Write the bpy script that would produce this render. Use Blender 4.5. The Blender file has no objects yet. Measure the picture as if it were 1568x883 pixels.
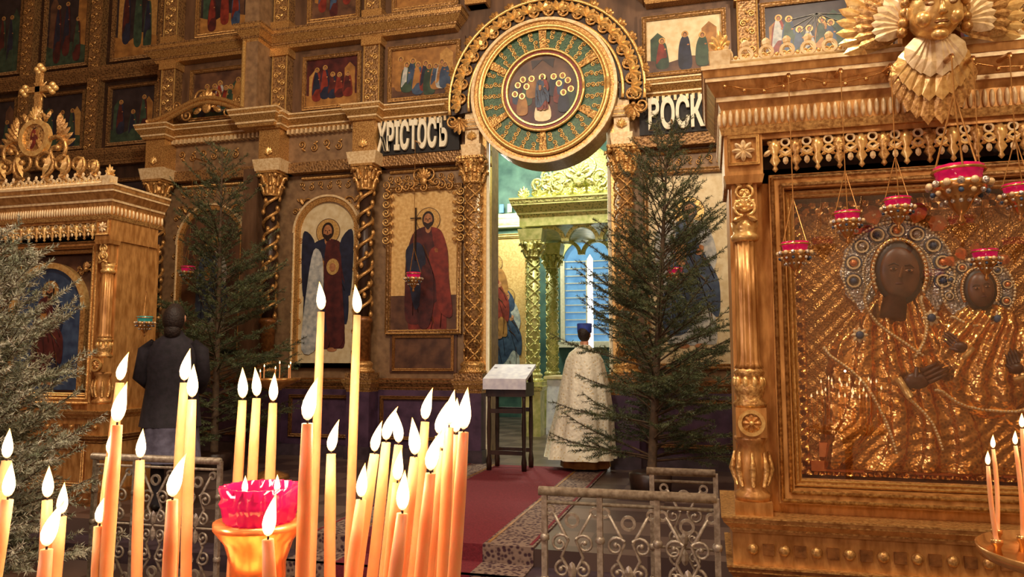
import bpy, math, random
from mathutils import Vector, Matrix
random.seed(7)
pi=math.pi; TAU=2*pi
sin=math.sin; cos=math.cos
scn=bpy.context.scene
# ------------------------------------------------------------------ materials
def lin(c):
    def f(u):
        u/=255.0
        return u/12.92 if u<=.04045 else ((u+.055)/1.055)**2.4
    return (f(c[0]),f(c[1]),f(c[2]),1)
MATS={}
def M(name,col,metal=0.0,rough=.5,bump=0.0,scale=30,col2=None,kind='noise',es=0,ecol=None,spec=.5,trans=0,sss=0,lo=.35,hi=.65,stretch=(1,1,1)):
    m=bpy.data.materials.new(name); m.use_nodes=True; MATS[name]=m
    nt=m.node_tree; b=nt.nodes['Principled BSDF']
    b.inputs['Metallic'].default_value=metal; b.inputs['Roughness'].default_value=rough
    b.inputs['Specular IOR Level'].default_value=spec
    b.inputs['Base Color'].default_value=lin(col)
    if trans: b.inputs['Transmission Weight'].default_value=trans
    if sss:
        b.inputs['Subsurface Weight'].default_value=sss
        b.inputs['Subsurface Radius'].default_value=(1,.5,.25)
        b.inputs['Subsurface Scale'].default_value=.012
    if es:
        b.inputs['Emission Color'].default_value=lin(ecol or col); b.inputs['Emission Strength'].default_value=es
    tc=nt.nodes.new('ShaderNodeTexCoord'); mp=nt.nodes.new('ShaderNodeMapping')
    mp.inputs['Scale'].default_value=stretch
    nt.links.new(tc.outputs['Object'],mp.inputs['Vector'])
    if kind=='voronoi':
        t=nt.nodes.new('ShaderNodeTexVoronoi'); t.inputs['Scale'].default_value=scale; out=t.outputs['Distance']
    elif kind=='wave':
        t=nt.nodes.new('ShaderNodeTexWave'); t.inputs['Scale'].default_value=scale; t.inputs['Distortion'].default_value=3; out=t.outputs['Fac']
    elif kind=='checker':
        t=nt.nodes.new('ShaderNodeTexChecker'); t.inputs['Scale'].default_value=scale; out=t.outputs['Fac']
    else:
        t=nt.nodes.new('ShaderNodeTexNoise'); t.inputs['Scale'].default_value=scale; t.inputs['Detail'].default_value=4; out=t.outputs['Fac']
    nt.links.new(mp.outputs['Vector'],t.inputs['Vector'])
    if col2 is None: col2=tuple(c*.72 for c in col)
    r=nt.nodes.new('ShaderNodeValToRGB'); r.color_ramp.elements[0].position=lo; r.color_ramp.elements[1].position=hi
    r.color_ramp.elements[0].color=lin(col2); r.color_ramp.elements[1].color=lin(col)
    nt.links.new(out,r.inputs['Fac']); nt.links.new(r.outputs['Color'],b.inputs['Base Color'])
    if bump:
        bp=nt.nodes.new('ShaderNodeBump'); bp.inputs['Strength'].default_value=bump; bp.inputs['Distance'].default_value=.02
        nt.links.new(out,bp.inputs['Height']); nt.links.new(bp.outputs['Normal'],b.inputs['Normal'])
    return m
gold=M('gold_leaf',(230,184,112),.58,.34,.25,60,(164,114,60))
goldb=M('gold_bright',(248,210,134),.5,.3,.1,40,(218,168,94))
goldc=M('gold_carved',(220,172,102),.55,.38,.6,34,(108,70,36),'voronoi',lo=.1,hi=.5)
goldd=M('gold_dim',(168,128,80),.45,.42,.5,30,(92,62,38),'voronoi',lo=.1,hi=.6)
cream=M('cream_gilt',(244,220,172),.15,.42,.1,30,(216,182,128))
creamw=M('cream_letters',(250,244,214),0,.5,.05,20,(235,226,196))
brown=M('brown_wood_panel',(116,86,62),.1,.45,.25,9,(86,62,44),stretch=(1,1,.2))
brownd=M('dark_wood',(62,42,32),.05,.4,.2,10,(40,26,20),stretch=(1,1,.2))
kwood=M('shrine_gilt_wood',(220,164,96),.4,.36,.25,24,(170,116,58),stretch=(1,1,.3))
kwood2=M('shrine_gilt_wood_dark',(160,106,56),.35,.4,.3,24,(114,72,36))
tan=M('stone_wall_tan',(156,124,88),.1,.5,.25,10,(124,96,68))
purple=M('dado_haze_tint',(92,66,92),.1,.5,.2,6,(66,46,68))  # purple haze around the candles, put into the dado colour
blackm=M('black_letters',(24,18,14),0,.6)
green=M('enamel_green',(74,104,70),.2,.4,.2,40,(46,74,54))
red=M('enamel_red',(140,44,28),.1,.4,.1,30)
igold=M('icon_gold_ground',(240,204,136),.2,.38,.1,22,(214,170,102))
igold2=M('icon_pale_ground',(230,214,172),.1,.42,.08,12,(212,190,142))
idark=M('icon_dark_ground',(56,46,48),0,.4,.05,6,(36,28,32))
imid=M('icon_brown_ground',(112,78,56),0,.4,.05,6,(72,48,38))
iblue=M('icon_blue',(66,86,112),0,.45,.05,9,(38,54,80))
idkblue=M('icon_dark_blue',(38,44,66),0,.45,.05,9,(24,28,44))
iwhite=M('icon_white_robe',(200,200,190),0,.5,.05,14,(146,152,152))
ired=M('icon_red_robe',(140,52,38),0,.45,.05,9,(96,32,26))
imar=M('icon_maroon_robe',(90,38,34),0,.45,.05,9,(56,22,24))
igreen=M('icon_green_robe',(62,84,64),0,.45,.05,9,(38,56,44))
iskin=M('icon_skin',(184,128,84),0,.5,.05,20,(150,98,60))
iskind=M('icon_dark_skin',(108,66,42),0,.38,.05,20,(80,46,28))
ihair=M('icon_hair',(46,28,20),0,.45)
iochre=M('icon_ochre_robe',(178,126,64),0,.45,.05,9,(136,92,46))
ihalo=M('icon_halo_dim',(206,160,92),.2,.4,.05,20,(176,130,70))
rizabg=M('basma_gold_ground',(206,150,80),.8,.3,.3,110,(140,92,44),'voronoi',lo=.05,hi=.6)
riza=M('embossed_riza',(238,176,96),.92,.22,.15,60,(176,116,54),'voronoi',lo=.05,hi=.5)
rizas=M('filigree_silver',(210,200,184),.6,.28,.4,90,(96,100,108),'voronoi',lo=.05,hi=.5)
copper=M('polished_copper',(250,158,96),.6,.25,.05,20,(226,128,70))
wax=M('beeswax',(255,190,138),0,.45,0,20,(250,174,118),sss=.6)
brass=M('polished_brass',(226,172,106),.8,.26,.05,20,(200,144,80))
iron=M('silver_painted_iron',(192,180,160),.4,.4,.1,40,(146,132,114))
redglass=M('ruby_glass',(200,24,84),0,.08,0,20,(160,10,60),es=.3,ecol=(220,24,90))
tealglass=M('teal_glass',(60,150,140),0,.1,0,20,(40,120,110),es=.2,ecol=(60,170,150))
purpstone=M('dark_stone_base',(80,66,76),0,.4,.1,8)
tealw=M('altar_teal_wall',(88,126,112),0,.6,.1,3,(52,86,80))
yelg=M('canopy_gilt_green',(236,228,150),.25,.36,.5,24,(132,150,84),'voronoi',lo=.1,hi=.5)
yelgp=M('canopy_gilt_plain',(232,224,156),.2,.4,.1,10,(186,188,112))
wblue=M('window_blue_pane',(110,160,200),0,.3,0,4,(70,120,170),es=.5,ecol=(110,165,215))
wlight=M('lamp_tube_white',(255,255,250),0,.3,es=5)
whitec=M('white_cloth',(232,234,244),0,.7,.1,12,(204,206,224))
vest=M('brocade_vestment',(240,236,212),.1,.5,.3,26,(214,190,128),'voronoi',lo=.12,hi=.3)
navy=M('navy_velvet',(44,72,170),0,.7,.1,20)
cloth=M('dark_coat',(40,34,44),0,.8,.2,20,(26,22,30))
cloth2=M('grey_skirt',(110,108,132),0,.8,.2,14,(80,76,96))
skin=M('skin',(206,150,118),0,.5,.05,20,(190,132,102),spec=.4)
hair=M('brown_hair',(46,32,26),0,.6,.4,60,(28,18,14))
bark=M('fir_bark',(96,74,52),0,.8,.5,20)
ndl=M('fir_needles',(108,118,76),0,.5,0,8,(50,64,40))
ndl2=M('fir_needles_pale',(210,206,180),0,.55,0,8,(132,142,112))  # frosted needles, colour lightened further to stand in for candle glow
wick=M('candle_wick',(30,20,16),0,.9)
def flame_mat():
    m=bpy.data.materials.new('candle_flame'); m.use_nodes=True; nt=m.node_tree
    b=nt.nodes['Principled BSDF']; b.inputs['Base Color'].default_value=(1,.6,.2,1)
    at=nt.nodes.new('ShaderNodeAttribute'); at.attribute_name='ft'
    r=nt.nodes.new('ShaderNodeValToRGB'); e=r.color_ramp.elements
    e[0].position=0; e[0].color=(.6,.16,.06,1); e[1].position=1; e[1].color=(1,.34,.05,1)
    x=r.color_ramp.elements.new(.2); x.color=(1,.6,.24,1); x=r.color_ramp.elements.new(.42); x.color=(1,.82,.5,1); x=r.color_ramp.elements.new(.75); x.color=(1,.66,.26,1)
    nt.links.new(at.outputs['Fac'],r.inputs['Fac']); nt.links.new(r.outputs['Color'],b.inputs['Emission Color'])
    b.inputs['Emission Strength'].default_value=5.5
    return m
flame=flame_mat()
# ------------------------------------------------------------------ mesh builder
class MB:
    def __init__(s): s.v=[];s.f=[];s.m=[];s.sm=[];s.mats=[];s.T=None
    def add(s,vs,fs,mat,smooth=False):
        if mat not in s.mats: s.mats.append(mat)
        k=s.mats.index(mat); o=len(s.v)
        if s.T is not None: vs=[tuple(s.T@Vector(p)) for p in vs]
        s.v.extend(vs)
        for f in fs: s.f.append(tuple(i+o for i in f)); s.m.append(k); s.sm.append(smooth)
    def fbox(s,x0,x1,yf,yb,z0,z1,mat,p0=0,p1=0):
        vs=[(x0-p0,yf-p0,z0),(x1+p0,yf-p0,z0),(x1+p0,yb,z0),(x0-p0,yb,z0),(x0-p1,yf-p1,z1),(x1+p1,yf-p1,z1),(x1+p1,yb,z1),(x0-p1,yb,z1)]
        s.add(vs,[(3,2,1,0),(4,5,6,7),(0,1,5,4),(1,2,6,5),(2,3,7,6),(3,0,4,7)],mat)
    def cornice(s,x0,x1,yf,yb,z0,z1,pr,mat,mat2=None):
        h=z1-z0; mat2=mat2 or mat
        for a,b_,p,q,mm in ((0,.18,0,.15,mat),(.18,.3,.25,.25,mat2),(.3,.62,.3,.75,mat),(.62,.72,.8,.8,mat2),(.72,.9,.85,.95,mat),(.9,1,1,1,mat2)):
            s.fbox(x0,x1,yf,yb,z0+a*h,z0+b_*h,mm,p*pr,q*pr)
    def lathe(s,c,prof,mat,n=16,flute=0,fn=0,smooth=True,sx=1,sy=1):
        vs=[];fs=[]
        for (r,z) in prof:
            for i in range(n):
                a=TAU*i/n; rr=r*(1-flute*(.5+.5*cos(a*fn))) if flute else r
                vs.append((c[0]+rr*cos(a)*sx,c[1]+rr*sin(a)*sy,c[2]+z))
        for j in range(len(prof)-1):
            for i in range(n):
                i2=(i+1)%n; fs.append((j*n+i,j*n+i2,(j+1)*n+i2,(j+1)*n+i))
        fs.append(tuple(reversed(range(n)))); fs.append(tuple((len(prof)-1)*n+i for i in range(n)))
        s.add(vs,fs,mat,smooth)
    def tube(s,pts,r,mat,n=6,smooth=True):
        P=[Vector(p) for p in pts]; N=len(P)
        if not hasattr(r,'__len__'): r=[r]*N
        vs=[];fs=[];prev=None
        for i in range(N):
            t=(P[min(i+1,N-1)]-P[max(i-1,0)])
            if t.length<1e-9: t=Vector((0,0,1))
            t.normalize()
            if prev is None:
                up=Vector((0,1,0)) if abs(t.y)<.9 else Vector((1,0,0))
            else: up=prev
            u=up-t*up.dot(t)
            if u.length<1e-6: u=Vector((0,0,1)).cross(t)
            u.normalize(); prev=u; w=t.cross(u)
            for k in range(n):
                a=TAU*k/n; p=P[i]+(u*cos(a)+w*sin(a))*r[i]; vs.append((p.x,p.y,p.z))
        for j in range(N-1):
            for k in range(n):
                k2=(k+1)%n; fs.append((j*n+k,j*n+k2,(j+1)*n+k2,(j+1)*n+k))
        fs.append(tuple(range(n))); fs.append(tuple((N-1)*n+k for k in range(n)))
        s.add(vs,fs,mat,smooth)
    def poly(s,pts,y0,y1,mat):
        n=len(pts); vs=[(p[0],y0,p[1]) for p in pts]+[(p[0],y1,p[1]) for p in pts]
        fs=[tuple(range(n)),tuple(reversed(range(n,2*n)))]
        for i in range(n): j=(i+1)%n; fs.append((i,i+n,j+n,j))
        s.add(vs,fs,mat)
    def ellp(s,cx,cz,rx,rz,y0,y1,mat,n=22,rot=0):
        pts=[]
        for i in range(n):
            a=TAU*i/n; x=rx*cos(a); z=rz*sin(a)
            pts.append((cx+x*cos(rot)-z*sin(rot),cz+x*sin(rot)+z*cos(rot)))
        s.poly(pts,y0,y1,mat)
    def ring(s,cx,cz,r0,r1,y0,y1,mat,a0=0,a1=TAU,n=48):
        vs=[];fs=[]
        for i in range(n+1):
            a=a0+(a1-a0)*i/n
            for r,y in ((r0,y1),(r0,y0),(r1,y0),(r1,y1)): vs.append((cx+r*cos(a),y,cz+r*sin(a)))
        for i in range(n):
            for k in range(4):
                k2=(k+1)%4; fs.append((i*4+k,i*4+k2,(i+1)*4+k2,(i+1)*4+k))
        fs.append((0,1,2,3)); fs.append((n*4,n*4+1,n*4+2,n*4+3))
        s.add(vs,fs,mat)
    def ell(s,c,r,mat,n=12,m=8,f=None):
        if not hasattr(r,'__len__'): r=(r,r,r)
        vs=[];fs=[]
        for j in range(m+1):
            p=pi*j/m
            for i in range(n):
                a=TAU*i/n; d=(sin(p)*cos(a),sin(p)*sin(a),cos(p)); k=f(d) if f else 1
                vs.append((c[0]+r[0]*d[0]*k,c[1]+r[1]*d[1]*k,c[2]+r[2]*d[2]*k))
        for j in range(m):
            for i in range(n):
                i2=(i+1)%n; fs.append((j*n+i,j*n+i2,(j+1)*n+i2,(j+1)*n+i))
        s.add(vs,fs,mat,True)
    def petal(s,cx,cz,y,L,W,ang,mat,th=.012):
        o=[(0,0),(.3*L,.42*W),(.65*L,.5*W),(.9*L,.28*W),(L,0),(.9*L,-.28*W),(.65*L,-.5*W),(.3*L,-.42*W)]
        ca,sa=cos(ang),sin(ang); vs=[(cx+u*ca-w*sa,y,cz+u*sa+w*ca) for u,w in o]
        for u in (.3,.68): vs.append((cx+u*L*ca,y-th,cz+u*L*sa))
        s.add(vs,[(0,8,1),(1,8,9,2),(2,9,3),(3,9,4),(4,9,5),(5,9,6),(6,9,8,7),(7,8,0)],mat)
    def beads(s,pts,r,mat,step):
        P=[Vector(p) for p in pts]; acc=0
        for a,b_ in zip(P,P[1:]):
            L=(b_-a).length
            while acc<L:
                q=a.lerp(b_,acc/L); s.ell(tuple(q),r,mat,6,4); acc+=step
            acc-=L
    def obj(s,name,parent=None):
        me=bpy.data.meshes.new(name); me.from_pydata(s.v,[],s.f)
        for m in s.mats: me.materials.append(m)
        me.polygons.foreach_set('material_index',s.m); me.polygons.foreach_set('use_smooth',s.sm); me.update()
        o=bpy.data.objects.new(name,me); scn.collection.objects.link(o)
        if parent: o.parent=parent
        return o
def empty(name):
    e=bpy.data.objects.new(name,None); scn.collection.objects.link(e); e.empty_display_size=.2; return e
def smoothp(pts,k=4):
    n=len(pts);o=[]
    for i in range(n):
        p0,p1,p2,p3=pts[i-1],pts[i],pts[(i+1)%n],pts[(i+2)%n]
        for j in range(k):
            t=j/k
            o.append(tuple(.5*((2*p1[a])+(-p0[a]+p2[a])*t+(2*p0[a]-5*p1[a]+4*p2[a]-p3[a])*t*t+(-p0[a]+3*p1[a]-3*p2[a]+p3[a])*t**3) for a in (0,1)))
    return o
def scroll(mb,x,z,y,size,ang,flip,mat,r=.012,fmap=None,turns=1.35,leaf=True):
    pts=[];n=18;rr=[]
    ca,sa=cos(ang),sin(ang)
    for i in range(n):
        t=i/(n-1); th=-pi/2+t*TAU*turns; R=.5*size*(1-.8*t)
        u=R*cos(th); w=flip*(.5*size+R*sin(th))
        px,pz=x+u*ca-w*sa,z+u*sa+w*ca
        if fmap: px,pz=fmap(px,pz)
        pts.append((px,y-.3*r,pz)); rr.append(r*(1-.4*t))
    mb.tube(pts,rr,mat,5); mb.ell(pts[-1],r*1.5,mat,6,4)
    if leaf and not fmap:
        mb.petal(x,z,y-.005,size*.55,size*.28,ang+flip*-.5,mat,r)
def palmette(mb,x,z,y,s,mat,up=pi/2,n=7,spread=2.2):
    for i in range(n):
        a=up+spread*(i/(n-1)-.5); k=1-.35*abs(i/(n-1)-.5)*2
        mb.petal(x,z,y-.004,s*k,s*.3,a,mat,s*.09)
    mb.ell((x,y-.01,z),s*.14,mat,8,6)
def cartouche(mb,x,z,y,w,h,mat):
    for sgn in (-1,1):
        scroll(mb,x+sgn*.06*w,z,y,h*.75,0 if sgn>0 else pi,sgn,mat,h*.055)
        scroll(mb,x+sgn*.24*w,z+.02*h,y,h*.5,0 if sgn>0 else pi,-sgn,mat,h*.045)
        scroll(mb,x+sgn*.36*w,z-.05*h,y,h*.4,0 if sgn>0 else pi,sgn,mat,h*.04)
    palmette(mb,x,z+.1*h,y-.02,h*.6,mat)
    mb.ell((x,y-.02,z),(h*.2,.03,h*.24),mat,10,8)
def garland(mb,x0,x1,z,y,s,mat):
    n=max(2,int((x1-x0)/s)); st=(x1-x0)/n
    for i in range(n):
        scroll(mb,x0+i*st,z+(-1)**i*-.2*s,y,s*.75,0,(-1)**i,mat,s*.07)
def capital(mb,x,y,z0,h,r,mat,sq=True):
    mb.lathe((x,y,z0),[(r*1.15,0),(r*1.15,.06*h),(r,.08*h),(r*1.05,.5*h),(r*1.5,.88*h)],mat,12)
    for row,(zz,k,off) in enumerate(((.06*h,1.0,0),(.4*h,1.15,pi/8))):
        for i in range(8):
            a=TAU*i/8+off; c,s_=cos(a),sin(a)
            mb.tube([(x+r*q*k*c,y+r*q*k*s_,z0+zz+w*h) for q,w in ((1.0,0),(1.12,.2),(1.35,.38),(1.62,.4),(1.7,.3))],[r*.2,r*.32,r*.28,r*.2,r*.08],mat,5)
    for i in range(4):
        a=pi/4+i*pi/2; mb.ell((x+r*1.75*cos(a),y+r*1.75*sin(a),z0+.82*h),r*.3,mat,8,6)
    q=r*1.5; mb.fbox(x-q,x+q,y-q,y+q,z0+.9*h,z0+h,mat)
def column(mb,x,y,z0,z1,r,kind,m1,m2,ch=.3):
    q=r*1.6
    mb.fbox(x-q,x+q,y-q,y+q,z0,z0+.08,m1)
    mb.lathe((x,y,z0+.08),[(r*1.5,0),(r*1.55,.03),(r*1.3,.05),(r*1.2,.08),(r*1.35,.1),(r*1.3,.13),(r,.16)],m2,16)
    a0=z0+.22; a1=z1-ch; H=a1-a0
    if kind=='spiral':
        mb.lathe((x,y,a0),[(r*.95,0),(r*.95,.55),(r*1.15,.57),(r*1.15,.61),(r*.8,.64)],kwood2,20)
        a0+=.64; H-=.64
        mb.lathe((x,y,a0),[(r*.8,0),(r*.75,H)],brownd,14)
        for ph in (0,pi):
            n=70; mb.tube([(x+r*.9*cos(ph+i*.36),y+r*.9*sin(ph+i*.36),a0+H*i/n) for i in range(n+1)],r*.24,m2,5)
        for i in range(34):
            a=i*2.3; zz=a0+H*(i+.5)/34; mb.ell((x+r*cos(a),y+r*sin(a),zz),(r*.3,r*.3,r*.42),m2,6,5)
    else:
        mb.lathe((x,y,a0),[(r*.9,0),(r*.86,H)],m1,18)
        n=60; k=H/(r*5.2)*TAU/n
        for d in (1,-1):
            for ph in range(3):
                mb.tube([(x+r*.92*cos(ph*TAU/3+d*i*k),y+r*.92*sin(ph*TAU/3+d*i*k),a0+H*i/n) for i in range(n+1)],r*.1,m2,4)
        rows=int(H/(r*5.2/6))
        for j in range(rows):
            for ph in range(6):
                a=ph*TAU/6+(j%2)*TAU/12; mb.ell((x+r*.9*cos(a),y+r*.9*sin(a),a0+H*(j+.5)/rows),(r*.2,r*.2,r*.2),m2,6,4)
    capital(mb,x,y,z1-ch,ch,r,m2)
def frame(mb,x0,x1,z0,z1,y,w,d,m1,m2):
    for a,b_,c,e in ((x0-w,x1+w,z1,z1+w),(x0-w,x1+w,z0-w,z0),(x0-w,x0,z0,z1),(x1,x1+w,z0,z1)):
        mb.fbox(a,b_,y-d,y,c,e,m1)
    g=w*.22
    for q,dd in ((g,d),(w-g,d)):
        P=[(x0-q,z0-q),(x1+q,z0-q),(x1+q,z1+q),(x0-q,z1+q)]
        for i in range(4):
            a=P[i];b_=P[(i+1)%4]; mb.tube([(a[0],y-dd,a[1]),(b_[0],y-dd,b_[1])],g*.7,m2,6)
def saint(mb,cx,z0,H,y,under,over,sk=iskin,halo=goldb,fl=1,book=True,hairm=ihair,veil=None):
    e=.003
    S=lambda P:smoothp([(cx+fl*a*H,z0+b_*H) for a,b_ in P])
    mb.ellp(cx,z0+.9*H,.1*H,.1*H,y-e,y,halo,28); mb.ring(cx,z0+.9*H,.096*H,.101*H,y-1.6*e,y,brown,n=28)
    mb.poly(S([(-.05,.84),(.05,.84),(.12,.79),(.17,.6),(.13,.4),(.16,.06),(.09,.02),(-.09,.02),(-.16,.06),(-.14,.4),(-.16,.6),(-.12,.79)]),y-2*e,y,under)
    for sx in (-1,1): mb.ellp(cx+sx*.055*H,z0+.012*H,.04*H,.016*H,y-2.5*e,y,sk,12)
    mb.poly(S([(-.06,.84),(.02,.84),(.05,.7),(.12,.56),(.18,.42),(.17,.2),(.08,.26),(0,.14),(-.08,.08),(-.18,.12),(-.19,.4),(-.18,.62),(-.13,.79)]),y-3*e,y,over)
    for a in ((-.12,.75,-.02,.2),(-.05,.7,.1,.3),(-.15,.55,-.12,.15),(.02,.5,.14,.36),(.1,.3,.11,.05),(.03,.14,.03,.03),(-.08,.65,.02,.4),(-.16,.4,-.06,.12),(.05,.62,.15,.45)):
        mb.tube([(cx+fl*a[0]*H,y-3.4*e,z0+a[1]*H),(cx+fl*(a[0]*.5+a[2]*.5+.015)*H,y-3.4*e,z0+(a[1]+a[3])*.5*H),(cx+fl*a[2]*H,y-3.4*e,z0+a[3]*H)],.003*H,ihair,3)
        mb.tube([(cx+fl*(a[0]+.012)*H,y-3.4*e,z0+a[1]*H),(cx+fl*(a[0]*.5+a[2]*.5+.027)*H,y-3.4*e,z0+(a[1]+a[3])*.5*H)],.003*H,iochre,3)
    mb.ellp(cx,z0+.835*H,.025*H,.04*H,y-3.5*e,y,sk,12)
    mb.ellp(cx,z0+.905*H,.05*H,.066*H,y-4*e,y,veil or hairm,20)
    if veil: mb.poly(S([(-.05,.93),(.05,.93),(.1,.8),(.06,.72),(-.06,.72),(-.1,.8)]),y-3.8*e,y,veil)
    mb.ellp(cx,z0+.9*H,.036*H,.052*H,y-5*e,y,sk,20)
    if not veil: mb.poly(S([(-.032,.885),(0,.872),(.032,.885),(.02,.845),(0,.825),(-.02,.845)]),y-5.5*e,y,hairm)
    for sx in (-1,1): mb.ellp(cx+sx*.015*H,z0+.908*H,.007*H,.004*H,y-6*e,y,ihair,8)
    mb.tube([(cx,y-5.5*e,z0+.906*H),(cx,y-5.5*e,z0+.887*H)],.003*H,imid,3)
    mb.ellp(cx+fl*.06*H,z0+.63*H,.028*H,.022*H,y-5*e,y,sk,12,.6); mb.ellp(cx-fl*.06*H,z0+.56*H,.03*H,.02*H,y-5*e,y,sk,12,-.3)
    for i in range(4): mb.tube([(cx+fl*(.065+.006*i)*H,y-5*e,z0+.64*H),(cx+fl*(.06+.008*i)*H,y-5*e,z0+(.675-.004*abs(i-1))*H)],.004*H,sk,4)
    if book: mb.fbox(cx-fl*.06*H-.035*H,cx-fl*.06*H+.035*H,y-4.6*e,y,z0+.58*H,z0+.68*H,iochre)
def crowd(mb,x0,x1,z0,z1,y,bg,n,rnd,robes=None,hal=ihalo):
    mb.fbox(x0,x1,y-.004,y,z0,z1,bg); W=x1-x0;H=z1-z0
    robes=robes or [ired,imar,iblue,iochre,igreen,iwhite,idkblue]
    mb.poly([(x0,z0),(x1,z0),(x1,z0+.2*H),(x0+.6*W,z0+.27*H),(x0+.3*W,z0+.18*H),(x0,z0+.25*H)],y-.006,y,rnd.choice([igreen,imid,iochre]))
    for s_ in (0,1):
        a=x0+(.05 if s_==0 else .74)*W; t=.6+.25*rnd.random()
        mb.poly([(a,z0+.2*H),(a,z0+t*H),(a+.1*W,z0+(t+.12)*H),(a+.2*W,z0+t*H),(a+.2*W,z0+.2*H)],y-.005,y,rnd.choice([iochre,imid,ihalo,igreen]))
    for i in range(n):
        cx=x0+W*(.1+.8*(i+.5)/n)+rnd.uniform(-.03,.03)*W; hh=H*rnd.uniform(.5,.72); zz=z0+H*rnd.uniform(.04,.2); r=robes[rnd.randrange(len(robes))]; r2=robes[rnd.randrange(len(robes))]
        w=min(W*.08,hh*.2); yy=y-.008-.0015*i
        mb.poly(smoothp([(cx-w,zz),(cx+w,zz),(cx+w*.9,zz+.5*hh),(cx+w*.5,zz+.82*hh),(cx-w*.5,zz+.82*hh),(cx-w*1.1,zz+.5*hh)]),yy,y,r)
        mb.poly(smoothp([(cx-w*.5,zz+.82*hh),(cx+w*.1,zz+.8*hh),(cx+w*.8,zz+.35*hh),(cx-.2*w,zz+.3*hh),(cx-w*1.1,zz+.15*hh)]),yy-.001,y,r2)
        mb.ellp(cx,zz+.89*hh,w*.58,w*.58,yy-.0015,y,hal,14); mb.ellp(cx,zz+.88*hh,w*.33,w*.42,yy-.002,y,ihair,10); mb.ellp(cx,zz+.87*hh,w*.24,w*.33,yy-.003,y,iskin,10)
        mb.ellp(cx+w*.5,zz+.6*hh,w*.2,w*.14,yy-.003,y,iskin,8)
# ------------------------------------------------------------------ room shell
def box_obj(name,x0,x1,y0,y1,z0,z1,mat):
    mb=MB(); mb.fbox(x0,x1,y0,y1,z0,z1,mat); return mb.obj(name)
floorm=M('floor_stone_tiles',(106,88,80),0,.3,.05,2.2,(80,64,60),'checker')
plaster=M('warm_plaster',(180,150,118),0,.8,.1,2,(152,124,96))
box_obj('floor',-14,7,-5,5.0,-.2,0,floorm)
sol=MB(); sol.fbox(-14,7,5.3,17,-.2,.25,floorm); sol.fbox(-14,7,5.0,5.3,-.2,.125,purpstone); sol.obj('solea_platform')
box_obj('wall_left',-14.2,-14,-5,18,0,11,plaster); box_obj('wall_right',7,7.2,-5,18,0,11,plaster)
box_obj('wall_back',-14,7,-5.2,-5,0,11,plaster); box_obj('ceiling',-14.2,7.2,-5.2,18,11,11.2,plaster)
# ------------------------------------------------------------------ iconostasis
ICO=empty('iconostasis'); CX=-2.06; W=9.7
mb=MB()
ol,orr=CX-.83,CX+.83
mb.fbox(-8.5,ol-.02,W,W+.4,.25,4.95,tan); mb.fbox(orr+.02,6.9,W,W+.4,.25,4.95,tan)
pts=[(-8.5,4.95),(ol-.02,4.95)]+[(CX+.85*cos(pi-pi*i/24),4.95+.85*sin(pi*i/24)) for i in range(25)]+[(orr+.02,4.95),(6.9,4.95),(6.9,9),(-8.5,9)]
mb.poly(pts,W,W+.4,brown)
mb.fbox(-13.9,-8.5,W+.5,W+.9,.25,9,brownd)
for a,b_ in ((-8.4,ol-.05),(orr+.05,6.9)):
    mb.fbox(a,b_,W-.16,W,.25,.4,purpstone,.06,.04); mb.fbox(a,b_,W-.12,W,.4,1.2,purple); mb.cornice(a,b_,W-.12,W,1.18,1.34,.1,goldd,kwood2)
colsx=[-8.2,-6.2,-4.68,-3.08,-1.04,.56,2.1,3.6,5.2]
doorcols=(-3.08,-1.04)
bays=[(-7.95,-6.7),(-5.85,-4.95),(-4.42,-3.38),(-.74,.3),(.85,1.8),(2.4,3.35),(3.9,4.9)]
for a,b_ in bays:
    frame(mb,a,b_,.55,1.05,W-.12,.05,.03,kwood2,goldd)
for s_,xx in ((-1,ol),(1,orr)):
    mb.fbox(min(xx,xx-s_*-.1),max(xx,xx-s_*-.1),W-.18,W,.25,4.95,goldb)
    mb.tube([(xx,W-.18,.3),(xx,W-.18,4.95)],.025,creamw,8)
for a,b_ in ((-8.45,-3.1+.2),(-1.02-.2,6.9)):
    mb.fbox(a,b_,W-.18,W,4.35,4.5,goldd,0,.02); mb.fbox(a,b_,W-.12,W,4.5,5.0,tan)
    mb.cornice(a,b_,W-.2,W,5.0,5.2,.16,gold,cream)
for x in colsx:
    dc=x in doorcols; w=.13 if dc else .2; dp=.36 if dc else .42
    mb.fbox(x-w,x+w,W-dp,W,4.35,4.52,cream,0,.03 if not dc else .015); mb.fbox(x-w+.03,x+w-.03,W-dp+.04,W,4.52,5.0,gold if not dc else cream)
    if not dc: mb.cornice(x-w,x+w,W-dp,W,4.98,5.2,.1,gold,cream)
    else: mb.cornice(x-w,x+w,W-dp,W,4.74,4.86,.04,cream,gold)
    palmette(mb,x,4.6,W-dp+.02,.12,goldb)
    mb.fbox(x-.17,x+.17,W-.4,W-.1,.4,1.2,purple); mb.cornice(x-.17,x+.17,W-.4,W,1.16,1.34,.06,gold,goldd)
    mb.fbox(x-.19,x+.19,W-.42,W-.1,.25,.42,purpstone)
    for z0,z1 in ((5.2,6.3),(6.6,8.2)):
        if abs(x-CX)<1.3 and z0<6: continue
        mb.fbox(x-.13,x+.13,W-.16,W,z0,z1,goldd)
        mb.fbox(x-.16,x+.16,W-.2,W,z0,z0+.12,gold); mb.fbox(x-.16,x+.16,W-.2,W,z1-.12,z1,gold)
        k=int((z1-z0-.3)/.12)
        for i in range(k):
            zz=z0+.2+i*.12
            scroll(mb,x,zz,W-.17,.1,pi/2,(-1)**i,goldb,.011)
        for q in (-.12,.12): mb.tube([(x+q,W-.17,z0+.12),(x+q,W-.17,z1-.12)],.012,goldb,6)
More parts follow.
